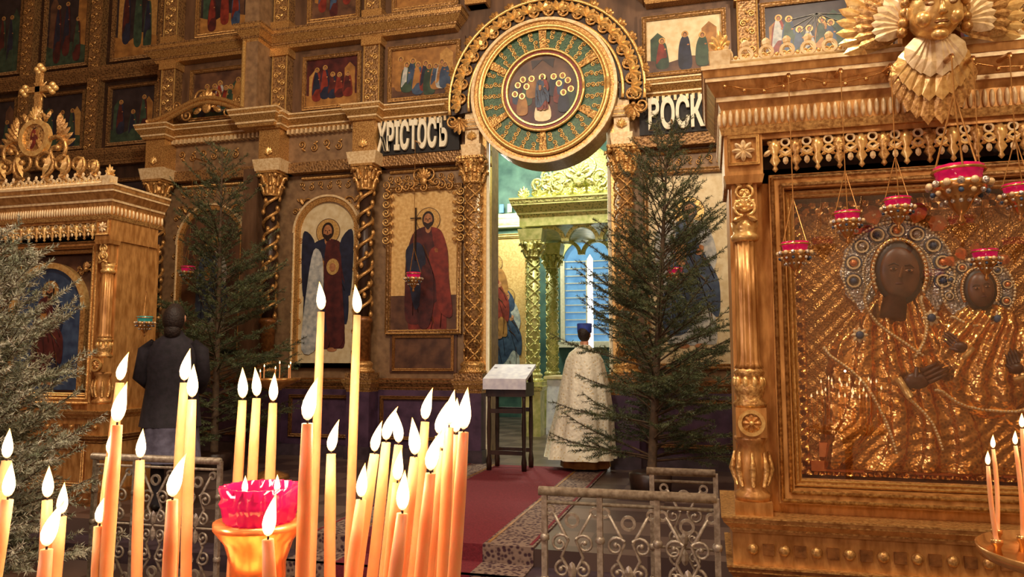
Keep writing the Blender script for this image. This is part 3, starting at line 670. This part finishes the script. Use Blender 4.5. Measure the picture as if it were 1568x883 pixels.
        def H(x,z):
            h=.006*sin(x*70)*sin(z*70)+.003*sin(x*140+1)*sin(z*140); m=0
            if abs(x)>.54 or z<1.1 or z>2.33: h=.014+.008*sin(x*100)*sin(z*100); m=1
            for (cx,cz,r0,r1,nn) in HAL:
                q=math.hypot(x-cx,z-cz); th=math.atan2(z-cz,x-cx); re=r1*(1+.05*abs(cos(th*nn/2)))
                if q<re:
                    h=.03+.012*abs(cos(th*nn/2))*max(0,sin((q-r0)/(r1-r0)*pi))+.003*sin(th*60)*sin(q*200); m=2
            l,r=lerp(L,z),lerp(R,z); d=min(x-l,r-x,2.0-z)
            if d>0 and z>1.06:
                k=min(1,d/.06); k=k*k*(3-2*k); th=math.atan2(z-2.35,x+.16+.25*(2.0-z)**2)
                fo=sin(th*40+3*sin(z*4)+1.5*sin(x*9)); fo=(abs(fo)**.6)*(1 if fo>0 else -1)
                fl=.004*sin(x*60+5*sin(z*13))*sin(z*55+4*sin(x*11))
                h2=.05*k+(.015*fo+fl)*k*min(1,(2.0-z)*4)
                if h2>h or d>.03: h=h2; m=1
            d2=((x-.25)/.21)**2+((z-1.6)/.27)**2
            if d2<1:
                k=min(1,(1-d2)*2.4); th=math.atan2(z-2.15,x-.4); h2=.055+.03*k+.012*sin(th*44+2*sin(z*9))*k+.003*sin(x*90)*sin(z*80)
                if h2>h: h=h2; m=1
            return h,m
        vs=[];mm=[]
        for j in range(nz+1):
            z=Z0+(Z1-Z0)*j/nz
            for i in range(nx+1):
                x=X0+(X1-X0)*i/nx; h,m=H(x,z); vs.append((x,.17-h,z)); mm.append(m)
        FF=[[],[],[]]
        for j in range(nz):
            for i in range(nx):
                o=j*(nx+1)+i; FF[mm[o]].append((o,o+1,o+nx+2,o+nx+1))
        base=len(mb.v); mb.add(vs,FF[0],rizabg,True)
        for k,mt in ((1,riza),(2,rizas)):
            if mt not in mb.mats: mb.mats.append(mt)
            ki=mb.mats.index(mt)
            for f in FF[k]: mb.f.append(tuple(q+base for q in f)); mb.m.append(ki); mb.sm.append(True)
        def face(cx,cz,s,tilt):
            def R_(u,w): return (cx+u*cos(tilt)-w*sin(tilt),cz+u*sin(tilt)+w*cos(tilt))
            yb=.17-.07
            for r,y_,m in ((1.22,yb,ihair),(1.0,yb-.012,iskind)):
                mb.ell((cx,y_,cz),(s*r*.7,.025,s*r),m,24,14)
            yy=yb-.038
            for q in(-1,1):
                u,w=R_(q*.27*s,.1*s); mb.ell((u,yy,w),(.14*s,.004,.05*s),iskin,12,6); mb.ell((u,yy-.003,w),(.06*s,.004,.05*s),ihair,8,6)
                a=R_(q*.13*s,.155*s);b_=R_(q*.27*s,.19*s);c=R_(q*.42*s,.12*s); mb.tube([(a[0],yy-.002,a[1]),(b_[0],yy-.002,b_[1]),(c[0],yy+.004,c[1])],.01*s,ihair,5)
                a=R_(q*.1*s,.26*s);b_=R_(q*.28*s,.33*s);c=R_(q*.45*s,.22*s); mb.tube([(a[0],yy,a[1]),(b_[0],yy,b_[1]),(c[0],yy+.008,c[1])],.018*s,ihair,5)
            a=R_(.03*s,.22*s);b_=R_(-.03*s,-.2*s); mb.tube([(a[0],yy,a[1]),(b_[0],yy-.006,b_[1])],[.03*s,.055*s],iskin,6)
            u,w=R_(0,-.42*s); mb.ell((u,yy+.006,w),(.16*s,.006,.045*s),imar,10,6)
            pr=[(cx+s*.93*cos(t_),yb+.0,cz+s*1.3*sin(t_)) for t_ in [(-.18+1.36*k/28)*pi for k in range(29)]]
            mb.tube(pr,s*.1,riza,7); mb.beads([(p[0],p[1]-s*.1,p[2]) for p in pr],s*.06,cream,s*.16)
        mb.tube([(-.13,.12,1.9),(-.15,.10,1.80)],[.055,.06],iskind,10)
        face(-.11,2.02,.128,-.15); face(.235,1.93,.082,.15)
        for (cx,cz,a,s) in ((-.06,1.5,.5,1.15),(.36,1.56,1.9,.75),(.13,1.66,2.4,.75)):
            c,sn=cos(a),sin(a); mb.ell((cx,.085,cz),(.05*s,.018,.035*s),iskind,12,8)
            for k in range(4):
                o=(k-1.5)*.018*s; bx=cx+.035*s*c-o*sn; bz=cz+.035*s*sn+o*c; Lf=(.075,.09,.085,.065)[k]*s
                mb.tube([(bx,.08,bz),(bx+Lf*.55*c,.07,bz+Lf*.55*sn),(bx+Lf*c,.077,bz+Lf*sn)],[.010*s,.009*s,.006*s],iskind,6)
            mb.tube([(cx-.01*sn,.08,cz+.02*c),(cx+.03*c-.05*sn*s,.07,cz+.03*sn+.05*c*s)],[.011*s,.008*s],iskind,6)
            w_=[(cx-.06*s*c-o*sn,.075,cz-.06*s*sn+o*c) for o in (-.045*s,0,.045*s)]; mb.tube(w_,.016*s,goldb,6)
        for (cx,cz,r0,r1,nn) in HAL:
            for i in range(nn):
                a=TAU*i/nn+.2
                if sin(a)>-.55:
                    X,Z=cx+r1*.82*cos(a),cz+r1*.82*sin(a)
                    mb.ell((X,.122,Z),(r1*.07,.014,r1*.07),(copper,iblue,rizas)[i%3],10,6); mb.ring(X,Z,r1*.1,r1*.13,.118,.14,cream,n=14)
                    mb.ring(X,Z,r1*.15,r1*.165,.125,.14,iblue,n=14)
            for rr,t_ in ((r0*.98,.005),(r1*1.0,.007)):
                P=[(cx+rr*cos((-.2+1.4*k/40)*pi),.125,cz+rr*sin((-.2+1.4*k/40)*pi)) for k in range(41)]; mb.beads(P,t_,cream,t_*2.4)
            for k in range(5):
                a=pi/2+(k-2)*.34; mb.petal(cx+r1*1.0*cos(a),cz+r1*1.0*sin(a),.12,r1*.5*(1-.14*abs(k-2)),r1*.34,a,copper,.03)
                mb.ell((cx+r1*1.2*cos(a),.1,cz+r1*1.2*sin(a)),r1*.04,cream,8,6)
        for P in ([(-.22,2.0),(-.27,1.9),(-.22,1.78),(-.1,1.68),(.0,1.6)],[(-.02,1.88),(.0,1.78),(-.02,1.68),(-.08,1.58)],[(-.44,1.62),(-.3,1.5),(-.2,1.3),(-.15,1.1)],[(.05,1.45),(.15,1.38),(.35,1.36),(.44,1.4)],[(.12,1.8),(.2,1.76),(.3,1.78)],[(-.1,1.42),(.0,1.3),(.05,1.12)]):
            Q=smoothp([P[0]]+P+[P[-1]],3); Q=[(q[0],.1,q[1]) for q in Q[:-6]]
            mb.tube(Q,.009,goldb,6); mb.beads([(q[0],q[1]-.009,q[2]) for q in Q],.006,cream,.015)
        for cx,cz in ((-.3,1.72),(.02,1.8),(.3,1.79)):
            mb.ell((cx,.09,cz),(.02,.012,.02),iblue,10,6); 
            for i in range(8): mb.petal(cx,cz,.1,.04,.02,TAU*i/8,cream,.008)
        for x in (-.42,.05,.42): mb.fbox(x-.12,x+.12,.145,.16,1.05,1.1,copper)
        mb.fbox(-.5,-.2,.14,.155,1.12,1.19,copper)
        mb.obj('icon_of_theotokos',root)
        g=bpy.data.materials.new('thin_glass'); g.use_nodes=True; nt=g.node_tree; nt.nodes.clear()
        o=nt.nodes.new('ShaderNodeOutputMaterial'); mx=nt.nodes.new('ShaderNodeMixShader'); tr=nt.nodes.new('ShaderNodeBsdfTransparent'); gl=nt.nodes.new('ShaderNodeBsdfGlossy'); gl.inputs['Roughness'].default_value=.0
        mx.inputs[0].default_value=.2; nt.links.new(tr.outputs[0],mx.inputs[1]); nt.links.new(gl.outputs[0],mx.inputs[2]); nt.links.new(mx.outputs[0],o.inputs[0])
        mb=MB(); mb.T=T; mb.add([(-.6,.02,1.03),(.6,.02,1.03),(.6,.02,2.4),(-.6,.02,2.4)],[(0,1,2,3)],g); mb.obj('glass_pane',root)
    else:
        mb.fbox(-.6,.6,.12,.17,1.03,2.4,imid); 
        mb.ring(0,1.85,.42,.48,.06,.12,goldb,0,pi,30)
        for s_ in(-1,1):
            mb.fbox(s_*.45-.03,s_*.45+.03,.06,.12,1.05,1.85,gold); cartouche(mb,s_*.45,2.25,.1,.3,.12,gold)
        mb.poly([(-.42,1.05),(.42,1.05)]+[(.42*cos(pi*i/20),1.85+.42*sin(pi*i/20)) for i in range(21)],.1,.12,iblue)
        saint(mb,0,1.1,1.05,.1,idkblue,imar,halo=ihalo)
        mb.obj('icon_of_saint',root)
    return root
shrine(1.01,3.85,0,0)
shrine(-6.46,5.9,.25,1)
# ------------------------------------------------------------------ railing
def railing(x0,x1,y,name):
    mb=MB(); n=max(1,round((x1-x0)/.305)); st=(x1-x0)/n; zt=.93
    mb.tube([(x0-.03,y,zt),(x1,y,zt)],.024,iron,8); mb.tube([(x0,y,zt-.055),(x1,y,zt-.055)],.01,iron,6); mb.tube([(x0,y,.1),(x1,y,.1)],.014,iron,6); mb.tube([(x0,y,.49),(x1,y,.49)],.008,iron,6)
    for i in range(n+1):
        x=x0+i*st; mb.fbox(x-.014,x+.014,y-.014,y+.014,0,zt,iron); mb.lathe((x,y,0),[(.04,0),(.04,.02),(.015,.04)],iron,10)
        for zz in (.3,.49,.7): mb.lathe((x,y,zz-.02),[(.014,0),(.024,.01),(.024,.03),(.014,.04)],iron,10)
    for i in range(n):
        c=x0+(i+.5)*st
        for zb,fz in ((.49,1),(.49,-1)):
            for s_ in(-1,1):
                mb.tube([(c,y,zb+fz*.02),(c+s_*.055,y,zb+fz*.12),(c+s_*.02,y,zb+fz*.2),(c+s_*.1,y,zb+fz*.34)],.009,iron,6)
                scroll(mb,c+s_*.02,zb+fz*.21,y,.1,(1.0 if s_>0 else pi-1.0) if fz>0 else (-1.0 if s_>0 else pi+1.0),-s_*fz,iron,.009,None,1.2,False)
                scroll(mb,c+s_*.05,zb+fz*.1,y,.085,(0 if s_>0 else pi),-s_*fz,iron,.009,None,1.2,False)
                mb.ring(c+s_*.115,zb+fz*.345,.015,.027,y-.007,y+.007,iron,n=16)
            mb.ring(c,zb+fz*.3,.024,.038,y-.007,y+.007,iron,n=18); mb.petal(c,zb,y-.01,.1,.045,fz*pi/2,iron)
    mb.obj(name)
railing(-.84,.01,3.78,'altar_railing'); railing(-4.15,-3.15,4.3,'altar_railing')
railing(-.36,.01,4.6,'altar_railing')
# ------------------------------------------------------------------ candles
def flame_obj(mb,p,h=.04,r=.0085,lean=0):
    prof=[(.05,0),(.55,.06),(.85,.16),(1,.3),(.92,.45),(.72,.6),(.45,.76),(.2,.9),(.02,1)]
    vs=[];fs=[];n=10
    for (a,t) in prof:
        for i in range(n):
            th=TAU*i/n; vs.append((p[0]+a*r*cos(th)+lean*h*t*t,p[1]+a*r*sin(th),p[2]+t*h))
    for j in range(len(prof)-1):
        for i in range(n): fs.append((j*n+i,j*n+(i+1)%n,(j+1)*n+(i+1)%n,(j+1)*n+i))
    mb.add(vs,fs,flame,True); 
def set_ft(o,zs):
    me=o.data; at=me.attributes.new('ft','FLOAT','POINT'); T=[0,.08,.2,.32,.47,.63,.78,.9,1]; n=len(me.vertices)
    at.data.foreach_set('value',[T[(i//10)%9] for i in range(n)])
def candle(mb,fm,base,top,r,fh,lean):
    b_=Vector(base);t=Vector(top); pts=[b_.lerp(t,i/6) for i in range(7)]
    bow=random.uniform(-.005,.005)
    pts=[(p.x+bow*sin(pi*i/6),p.y,p.z) for i,p in enumerate(pts)]
    mb.tube(pts,[r,r,r,r,r,r*.98,r*.8],wax,14); mb.tube([top,(top[0],top[1],top[2]+.007)],.0012,wick,5)
    flame_obj(fm,(top[0],top[1],top[2]+.003),fh,fh*.165,lean)
C=[(-.298,1.15,1.674),(-.231,1.10,1.666),(-.58,1.10,1.566),(-.485,1.10,1.566),(-.451,1.05,1.544),(-.405,1.12,1.539),(-.384,1.12,1.542),(-.359,1.12,1.535),
(-.449,.85,1.526),(-.219,.80,1.532),(-.241,1.0,1.475),(-.122,1.05,1.513),(-.080,.95,1.514),(-.055,.85,1.518),(-.168,1.0,1.49),(-.159,1.05,1.481),(-.174,.95,1.481),
(-.123,.95,1.477),(-.092,.85,1.472),(-.093,1.0,1.479),(-.180,.9,1.4335),(-.116,.8,1.438),(-.251,.78,1.416),(-.36,.8,1.452),(-.535,1.0,1.471),(-.673,1.0,1.466),(-.568,.85,1.443),
(-.585,.95,1.424),(-.478,.78,1.406),(-.566,.95,1.404),(-.463,.85,1.414),(-.14,.92,1.45),(-.52,1.05,1.46),(-.075,1.0,1.5),(-.105,1.08,1.49)]
stand=empty('candle_stand'); stand.rotation_euler=(0,0,math.radians(15))
mb=MB(); fm=MB()
scx,scy=-.36,.96
for i,(cr,h,z) in enumerate(C):
    dx=(-.026 if cr>-.2 else .0)+random.uniform(-.014,.014)
    r=.0074 if z<1.6 else .0066
    bx=cr+dx; by=h+random.uniform(-.012,.012); d=math.hypot(bx-scx,by-scy)
    if d>.34: bx=scx+(bx-scx)*.34/d; by=scy+(by-scy)*.34/d
    candle(mb,fm,(bx,by,1.14),(cr,h,z),r,random.uniform(.038,.048),random.uniform(-.12,.34))
    mb.lathe((bx,by,1.13),[(.014,0),(.014,.004),(.01,.006),(.01,.03),(.012,.032)],brass,8)
mb.obj('candles',stand); f=fm
mb=MB()
mb.lathe((scx,scy,1.08),[(.36,0),(.37,.01),(.375,.07),(.37,.07),(.36,.05),(.05,.05)],brass,48)
mb.lathe((scx,scy,0),[(.24,0),(.24,.03),(.16,.07),(.06,.12),(.035,.2),(.05,.35),(.03,.45),(.03,.8),(.055,.9),(.03,.98),(.08,1.09)],brass,24)
lx,ly=-.322,.965
mb.lathe((lx,ly,1.12),[(.05,0),(.03,.03),(.018,.08),(.02,.12),(.045,.16),(.05,.17),(.034,.185),(.034,.225),(.042,.25),(.056,.268),(.056,.276),(.03,.274)],copper,28)
mb.obj('brass_stand',stand)
mb=MB(); mb.lathe((lx,ly,1.39),[(.035,0),(.044,.008),(.047,.024),(.05,.03),(.047,.036),(.051,.05),(.046,.05),(.043,.03),(.02,.012)],redglass,44,.12,22)
mb.obj('ruby_glass_lamp',stand)
for dx,dy in ((-.02,0),(.018,.01)): flame_obj(f,(lx+dx,ly+dy,1.43),.022,.004,0)
fo=f.obj('flames',stand); set_ft(fo,None)
def lamp(x,y,z,e,name,r=.03,c=(1,.62,.32),spec=True):
    l=bpy.data.lights.new(name,'POINT'); l.energy=e; l.color=c; l.shadow_soft_size=r
    o=bpy.data.objects.new(name,l); o.location=(x,y,z); scn.collection.objects.link(o); return o
for k,(cr,h,z,e) in enumerate(((-.13,.93,1.6,2.2),(-.42,1.0,1.64,2.2),(-.55,.88,1.53,1.6),(-.25,.9,1.55,1.6))):
    o=lamp(cr,h,z,e*1.3,'flame_light_%d'%k,.03,(1,.68,.42)); o.parent=stand
st2=empty('candle_stand'); mb=MB(); fm=MB(); sx,sy=.9,2.16
mb.lathe((sx,sy,0),[(.2,0),(.2,.03),(.1,.07),(.03,.12),(.03,.5),(.045,.55),(.025,.6),(.025,1.0),(.06,1.08),(.02,1.1)],brass,20)
mb.lathe((sx,sy,1.1),[(.24,0),(.25,.005),(.255,.03),(.25,.03),(.245,.01),(.02,.01)],brass,40)
for i in range(30):
    a=TAU*i/30*1.0; rr=(.215,.15,.085)[i%3]; px_,py_=sx+rr*cos(a),sy+rr*sin(a); mb.lathe((px_,py_,1.11),[(.012,0),(.008,.02),(.014,.03),(.014,.04)],brass,8)
    candle(mb,fm,(px_,py_,1.13),(px_+.01*cos(a*3),py_,1.39+.06*sin(i*2.4)),.0055,.036,.05)
mb.obj('stand_and_candles',st2); o=fm.obj('flames',st2); set_ft(o,None)
o=lamp(sx,sy,1.52,4,'flame_light_r',.006,(1,.72,.46)); o.parent=st2
# ------------------------------------------------------------------ hanging lamps
def hlamp(x,y,z,s,glass,top,wall=None,name='hanging_oil_lamp'):
    mb=MB()
    mb.lathe((x,y,z),[(.3*s,-.45*s),(.42*s,-.3*s),(.46*s,-.05*s),(.5*s,.12*s),(.44*s,.12*s),(.38*s,0),(.2*s,-.2*s)],glass,20,.06,10)
    mb.lathe((x,y,z),[(.02*s,-1.2*s),(.1*s,-1.1*s),(.04*s,-1.0*s),(.16*s,-.85*s),(.3*s,-.6*s),(.52*s,-.42*s),(.56*s,-.25*s),(.5*s,-.22*s),(.3*s,-.4*s)],brass,20)
    mb.tube([(x+.52*s*cos(TAU*i/20),y+.52*s*sin(TAU*i/20),z+.02*s) for i in range(21)],.035*s,brass,6)
    for i in range(14):
        a=TAU*i/14; mb.ell((x+.6*s*cos(a),y+.6*s*sin(a),z-.3*s),.085*s,cream if i%2 else rizas,7,5)
        mb.ell((x+.54*s*cos(a),y+.54*s*sin(a),z-.5*s),.06*s,(rizas,iblue,cream)[i%3],6,5); mb.ell((x+.36*s*cos(a),y+.36*s*sin(a),z-.7*s),.05*s,rizas,6,5)
    for i in range(3):
        a=TAU*i/3+.4; mb.tube([(x+.52*s*cos(a),y+.52*s*sin(a),z+.02*s),(x,y,z+1.8*s)],.022*s,brass,4)
    mb.tube([(x,y,z+1.8*s),(x,y,top)],.02*s,brass,4)
    if wall is not None: mb.tube([(x,y,top),(x,wall,top+.02)],.012,brass,6)
    mb.obj(name)
hl=[(.378,3.5,2.11,.12),(.60,3.5,2.24,.11),(.806,3.5,2.29,.11),(1.034,3.45,2.39,.19),(1.27,3.5,2.32,.12),(1.13,3.5,2.05,.1),(1.5,3.5,2.2,.1)]
for x,y,z,s in hl: hlamp(x,y,z,s,redglass,2.9,3.62)
mb=MB(); mb.tube([(.1+.09*i,3.63,2.93-.04*abs(sin(i*.8))) for i in range(20)],.004,brass,4)
for i in range(20): mb.ell((.1+.09*i,3.63,2.92-.04*abs(sin(i*.8))),.011,brass,8,6)
mb.obj('bead_garland')
hlamp(-7.4,9.2,2.94,.22,redglass,4.6,9.5); hlamp(-3.86,9.25,2.75,.2,redglass,4.6,9.5); hlamp(-5.3,6.0,2.0,.15,tealglass,3.1,None)
hlamp(-.4,9.25,2.7,.2,redglass,4.6,9.5)
# ------------------------------------------------------------------ fir trees
def fir(x,y,z0,H,R,seed,nm,lv=.105,nl=.03,nw=.0045,lean=0,br=7,skirt=.12,pw=.85,dro=.45):
    rn=random.Random(seed); mb=MB(); V=[];F=[]
    mb.tube([(x,y,z0),(x+lean*.5,y,z0+H*.5),(x+lean,y,z0+H*.98)],[.05,.03,.006],bark,8)
    mb.lathe((x,y,z0),[(.2,0),(.22,.2),(.18,.22),(.05,.22)],brownd,14)
    def needles(a,b_,dens=1.0):
        d=b_-a; L=d.length
        if L<.01: return
        d/=L; u=d.cross(Vector((0,0,1)))
        if u.length<.01: u=Vector((1,0,0))
        u.normalize(); w=d.cross(u); k=max(2,int(L/.013*dens))
        for i in range(k):
            p=a+d*(L*(i+rn.random())/k)
            for _ in range(3):
                an=rn.uniform(0,TAU); o=u*cos(an)+w*sin(an); q=d*.6+o*.8; ln=nl*rn.uniform(.7,1.15); tip=p+q*ln; sd=q.cross(Vector((rn.uniform(-1,1),rn.uniform(-1,1),rn.uniform(-1,1)))); 
                if sd.length<.01: continue
                sd=sd.normalized()*nw*.5; o_=len(V); V.extend([tuple(p-sd),tuple(p+sd),tuple(tip)]); F.append((o_,o_+1,o_+2))
    z=skirt*H
    while z<H*.985:
        t=z/H; n=br if t<.7 else br-2
        for i in range(n):
            az=rn.uniform(0,TAU); L=(R*(1-t)**pw+.07)*rn.uniform(.55,1.2); up_=.18+.95*t+rn.uniform(-.15,.15); dr=dro*(1-t)
            zz=z+rn.uniform(-.05,.05); c,s_=cos(az),sin(az); bx=x+lean*t
            def P(q): r_=L*q; return Vector((bx+c*r_,y+s_*r_,z0+zz+r_*up_-dr*r_*q+.3*L*q**3*(1-t)))
            seg=5; pts=[P(k/seg) for k in range(seg+1)]
            mb.tube([tuple(p) for p in pts],[.011*(1-.8*k/seg)*(1.3-t) for k in range(seg+1)],bark,4)
            for k in range(seg):
                if k>0: needles(pts[k],pts[k+1])
            q=.22;side=1
            while q<.98:
                p=P(q); tl=(.34*L*(1.05-q)+.06)*rn.uniform(.7,1.2); fw=Vector((c,s_,up_-2*dr*q)).normalized(); sdv=Vector((-s_,c,0))*side
                d=(fw*.75+sdv*.75+Vector((0,0,rn.uniform(-.2,.3)))).normalized(); e=p+d*tl
                mb.tube([tuple(p),tuple(e)],[.004,.0015],bark,3); needles(p,e)
                if tl>.16:
                    for f_ in(.45,.7):
                        pm=p.lerp(e,f_)
                        for s2 in(-1,1): 
                            d2=(d*.8+sdv.cross(Vector((0,0,1)))*s2*.5).normalized(); needles(pm,pm+d2*tl*.35)
                side*=-1; q+=.06/max(L,.15)*.8+.012
        z+=lv*(1-.25*t)
    mb.add(V,F,nm); mb.obj('fir_tree')
fir(-.62,7.75,.25,3.72,1.15,11,ndl,.145,.036,.0065,.24,7,.1,.62,.3)
fir(-5.95,8.0,.25,4.1,1.1,12,ndl,.17,.036,.007,-.05,6,.1,.7,.3)
fir(-4.42,3.6,0,2.3,.78,13,ndl2,.08,.034,.008,0,9,.12,.55,.3)
# ------------------------------------------------------------------ people
def head(mb,c,yaw,hairm,sk,s=1.0,cap=None):
    T0=mb.T; mb.T=T0@Matrix.Translation(c)@Matrix.Rotation(yaw,4,'Z')@Matrix.Scale(s,4)
    def sh(d): 
        k=1.0
        if d[2]<-.2: k*=1-.18*min(1,(-.2-d[2]))*(1.2+.4*d[1])
        return k
    mb.ell((0,0,0),(.074,.095,.118),sk,20,16,sh)
    mb.tube([(0,-.088,.02),(0,-.105,-.01),(0,-.112,-.022)],[.008,.012,.014],sk,8); mb.ell((0,-.086,-.055),(.024,.012,.008),imar,10,6); mb.ell((0,-.07,-.095),(.028,.024,.02),sk,10,6)
    for q in(-1,1):
        mb.ell((q*.031,-.083,.012),(.014,.009,.008),iwhite,10,6); mb.ell((q*.031,-.09,.012),(.006,.004,.006),ihair,8,6); mb.ell((q*.031,-.087,.032),(.02,.007,.004),hairm,8,5); mb.ell((q*.078,.005,.0),(.012,.02,.032),sk,8,8)
    mb.lathe((0,.01,-.2),[(.062,0),(.055,.06),(.056,.12)],sk,14)
    mb.ell((0,.022,.024),(.082,.094,.112),hairm,20,14)
    if cap: mb.lathe((0,.0,.05),[(.092,-.02),(.096,.0),(.1,.1),(.094,.108),(.02,.112)],cap,24)
    mb.T=T0
def hand(mb,o,d,side,sk,curl=.6):
    o=Vector(o);d=Vector(d).normalized();side=Vector(side).normalized();n=d.cross(side).normalized()
    mb.tube([tuple(o-d*.02),tuple(o+d*.03),tuple(o+d*.07),tuple(o+d*.09)],[.026,.036,.04,.03],sk,10)
    for k,(f,L) in enumerate(((-.03,.07),(-.01,.08),(.01,.075),(.03,.06))):
        a=o+d*.085+side*f; p1=a+d*L*.45; p2=p1+(d*cos(curl)+n*sin(curl))*L*.35; p3=p2+(d*cos(curl*2)+n*sin(curl*2))*L*.3
        mb.tube([tuple(a),tuple(p1),tuple(p2),tuple(p3)],[.009,.0085,.008,.006],sk,7)
    a=o+d*.02-side*.03; mb.tube([tuple(a),tuple(a-side*.03+d*.03),tuple(a-side*.035+d*.06+n*.015)],[.012,.01,.008],sk,7)
def loft(mb,rings,mat,n=40,fold=0,fk=9):
    vs=[];fs=[]
    for (cx,cy,z,rx,ry,fa) in rings:
        for i in range(n):
            a=TAU*i/n; k=1+fa*(sin(a*fk+z*2.2)+.5*sin(a*(fk+5)+1+z)); vs.append((cx+rx*k*cos(a),cy+ry*k*sin(a),z))
    for j in range(len(rings)-1):
        for i in range(n): fs.append((j*n+i,j*n+(i+1)%n,(j+1)*n+(i+1)%n,(j+1)*n+i))
    fs.append(tuple(range(n))); fs.append(tuple((len(rings)-1)*n+i for i in range(n)))
    mb.add(vs,fs,mat,True)
mb=MB(); x,y=-1.52,9.15; zf=.262
mb.T=Matrix.Translation((x,y,zf))@Matrix.Rotation(math.radians(170),4,'Z')
loft(mb,[(0,0,.03,.3,.26,.06),(0,0,.3,.27,.23,.05),(0,0,.7,.23,.19,.02)],iochre,48)
loft(mb,[(.04,.08,.14,.42,.34,.09),(.03,.06,.4,.39,.3,.08),(0,.03,.7,.35,.26,.06),(0,.01,1.0,.31,.23,.045),(0,0,1.2,.27,.2,.025),(0,0,1.33,.24,.17,.012),(0,.01,1.42,.19,.14,0),(0,.015,1.47,.12,.11,0),(0,.02,1.52,.075,.08,0)],vest,64)
mb.tube([(-.22,-.12,1.1),(-.13,-.32,1.08)],[.07,.045],iochre,12); mb.tube([(.22,-.12,1.1),(.13,-.32,1.08)],[.07,.045],iochre,12)
hand(mb,(-.13,-.35,1.08),(.3,-1,.05),(0,0,1),skin); hand(mb,(.13,-.35,1.08),(-.3,-1,.05),(0,0,1),skin)
for s_ in(-1,1): mb.ell((s_*.11,-.06,.04),(.05,.14,.04),blackm,12,8)
head(mb,(0,-.02,1.64),0,hair,skin,.95,navy)
mb.obj('priest')
mb=MB(); x,y=-4.75,5.75
mb.T=Matrix.Translation((x,y,.25))@Matrix.Rotation(math.radians(205),4,'Z')@Matrix.Scale(1.04,4)
for s_ in(-1,1):
    loft(mb,[(s_*.09,0,.04,.045,.055,0),(s_*.09,0,.3,.055,.06,0),(s_*.09,0,.5,.055,.06,0),(s_*.09,0,.8,.08,.085,0)],cloth,16); mb.ell((s_*.09,-.05,.045),(.045,.125,.045),blackm,12,8)
loft(mb,[(0,0,.42,.26,.2,.04),(0,0,.7,.23,.18,.03),(0,0,.95,.19,.145,.015)],cloth2,40)
loft(mb,[(0,0,.72,.25,.18,.03),(0,0,1.0,.22,.16,.02),(0,0,1.12,.21,.15,.015),(0,0,1.3,.22,.15,.012),(0,0,1.4,.205,.135,0),(0,0,1.47,.15,.11,0),(0,0,1.51,.09,.085,0),(0,0,1.56,.06,.06,0)],cloth,36)
for s_ in(-1,1):
    mb.tube([(s_*.15,0,1.43),(s_*.225,0,1.37),(s_*.26,.02,1.15),(s_*.2,-.16,1.04),(s_*.08,-.28,1.1)],[.06,.07,.06,.05,.04],cloth,14)
    hand(mb,(s_*.06,-.30,1.11),(-s_*.6,-.7,.3),(0,0,1),skin)
head(mb,(0,-.015,1.66),0,hair,skin,1.0)
mb.ell((0,.05,1.65),(.092,.09,.125),hair,16,12); mb.ell((0,.07,1.55),(.07,.06,.08),hair,12,8)
mb.obj('worshipper')
mb=MB(); x,y=-4.9,7.6
mb.lathe((x,y,.25),[(.22,0),(.2,.04),(.04,.1),(.03,.9),(.06,1.0),(.3,1.1),(.31,1.14),(.02,1.13)],brass,24); fm=MB()
for i in range(7):
    a=TAU*i/7; candle(mb,fm,(x+.2*cos(a),y+.2*sin(a),1.38),(x+.2*cos(a),y+.2*sin(a),1.5+.05*sin(i)),.007,.04,0)
e=empty('floor_candelabrum'); mb.obj('stand',e); o=fm.obj('flames',e); set_ft(o,None)
# ------------------------------------------------------------------ lights
L=lambda *a,**k:lamp(*a,**k)
L(-1.0,1.0,7.0,950,'chandelier_light',.5,(1,.82,.62)); L(-3.4,4.0,6.6,380,'nave_fill_light_b',.5,(1,.82,.62)); L(2.3,1.0,4.6,200,'shrine_fill_light',.3,(1,.8,.56))  # unseen fill lights added for nave and right shrine, no fixtures
L(-2.3,11.6,6.3,600,'altar_lamp_light',.3,(1,1,.76)); L(-4.5,15,5.5,380,'altar_lamp_light_b',.3,(1,.97,.78)); L(1.5,7.0,6.5,280,'solea_point_light',.3,(1,.82,.62))  # the solea light is unseen and has no fixture
L(-4.0,-1.5,3.2,240,'rear_fill_light',.6,(.95,.8,.88))  # unseen fill added behind the camera to lift the shadows
wd=bpy.data.worlds.new('World'); scn.world=wd; wd.use_nodes=True; wd.node_tree.nodes['Background'].inputs[0].default_value=(.2,.14,.12,1); wd.node_tree.nodes['Background'].inputs[1].default_value=.3
scn.view_settings.view_transform='Standard'; scn.view_settings.look='None'; scn.view_settings.exposure=0
# ------------------------------------------------------------------ camera
cd=bpy.data.cameras.new('camera'); cd.lens=25.94; cd.sensor_width=36; cd.clip_start=.05
co=bpy.data.objects.new('camera',cd); co.location=(0,0,1.6); co.rotation_euler=(math.radians(95.5),0,math.radians(15)); scn.collection.objects.link(co); scn.camera=co
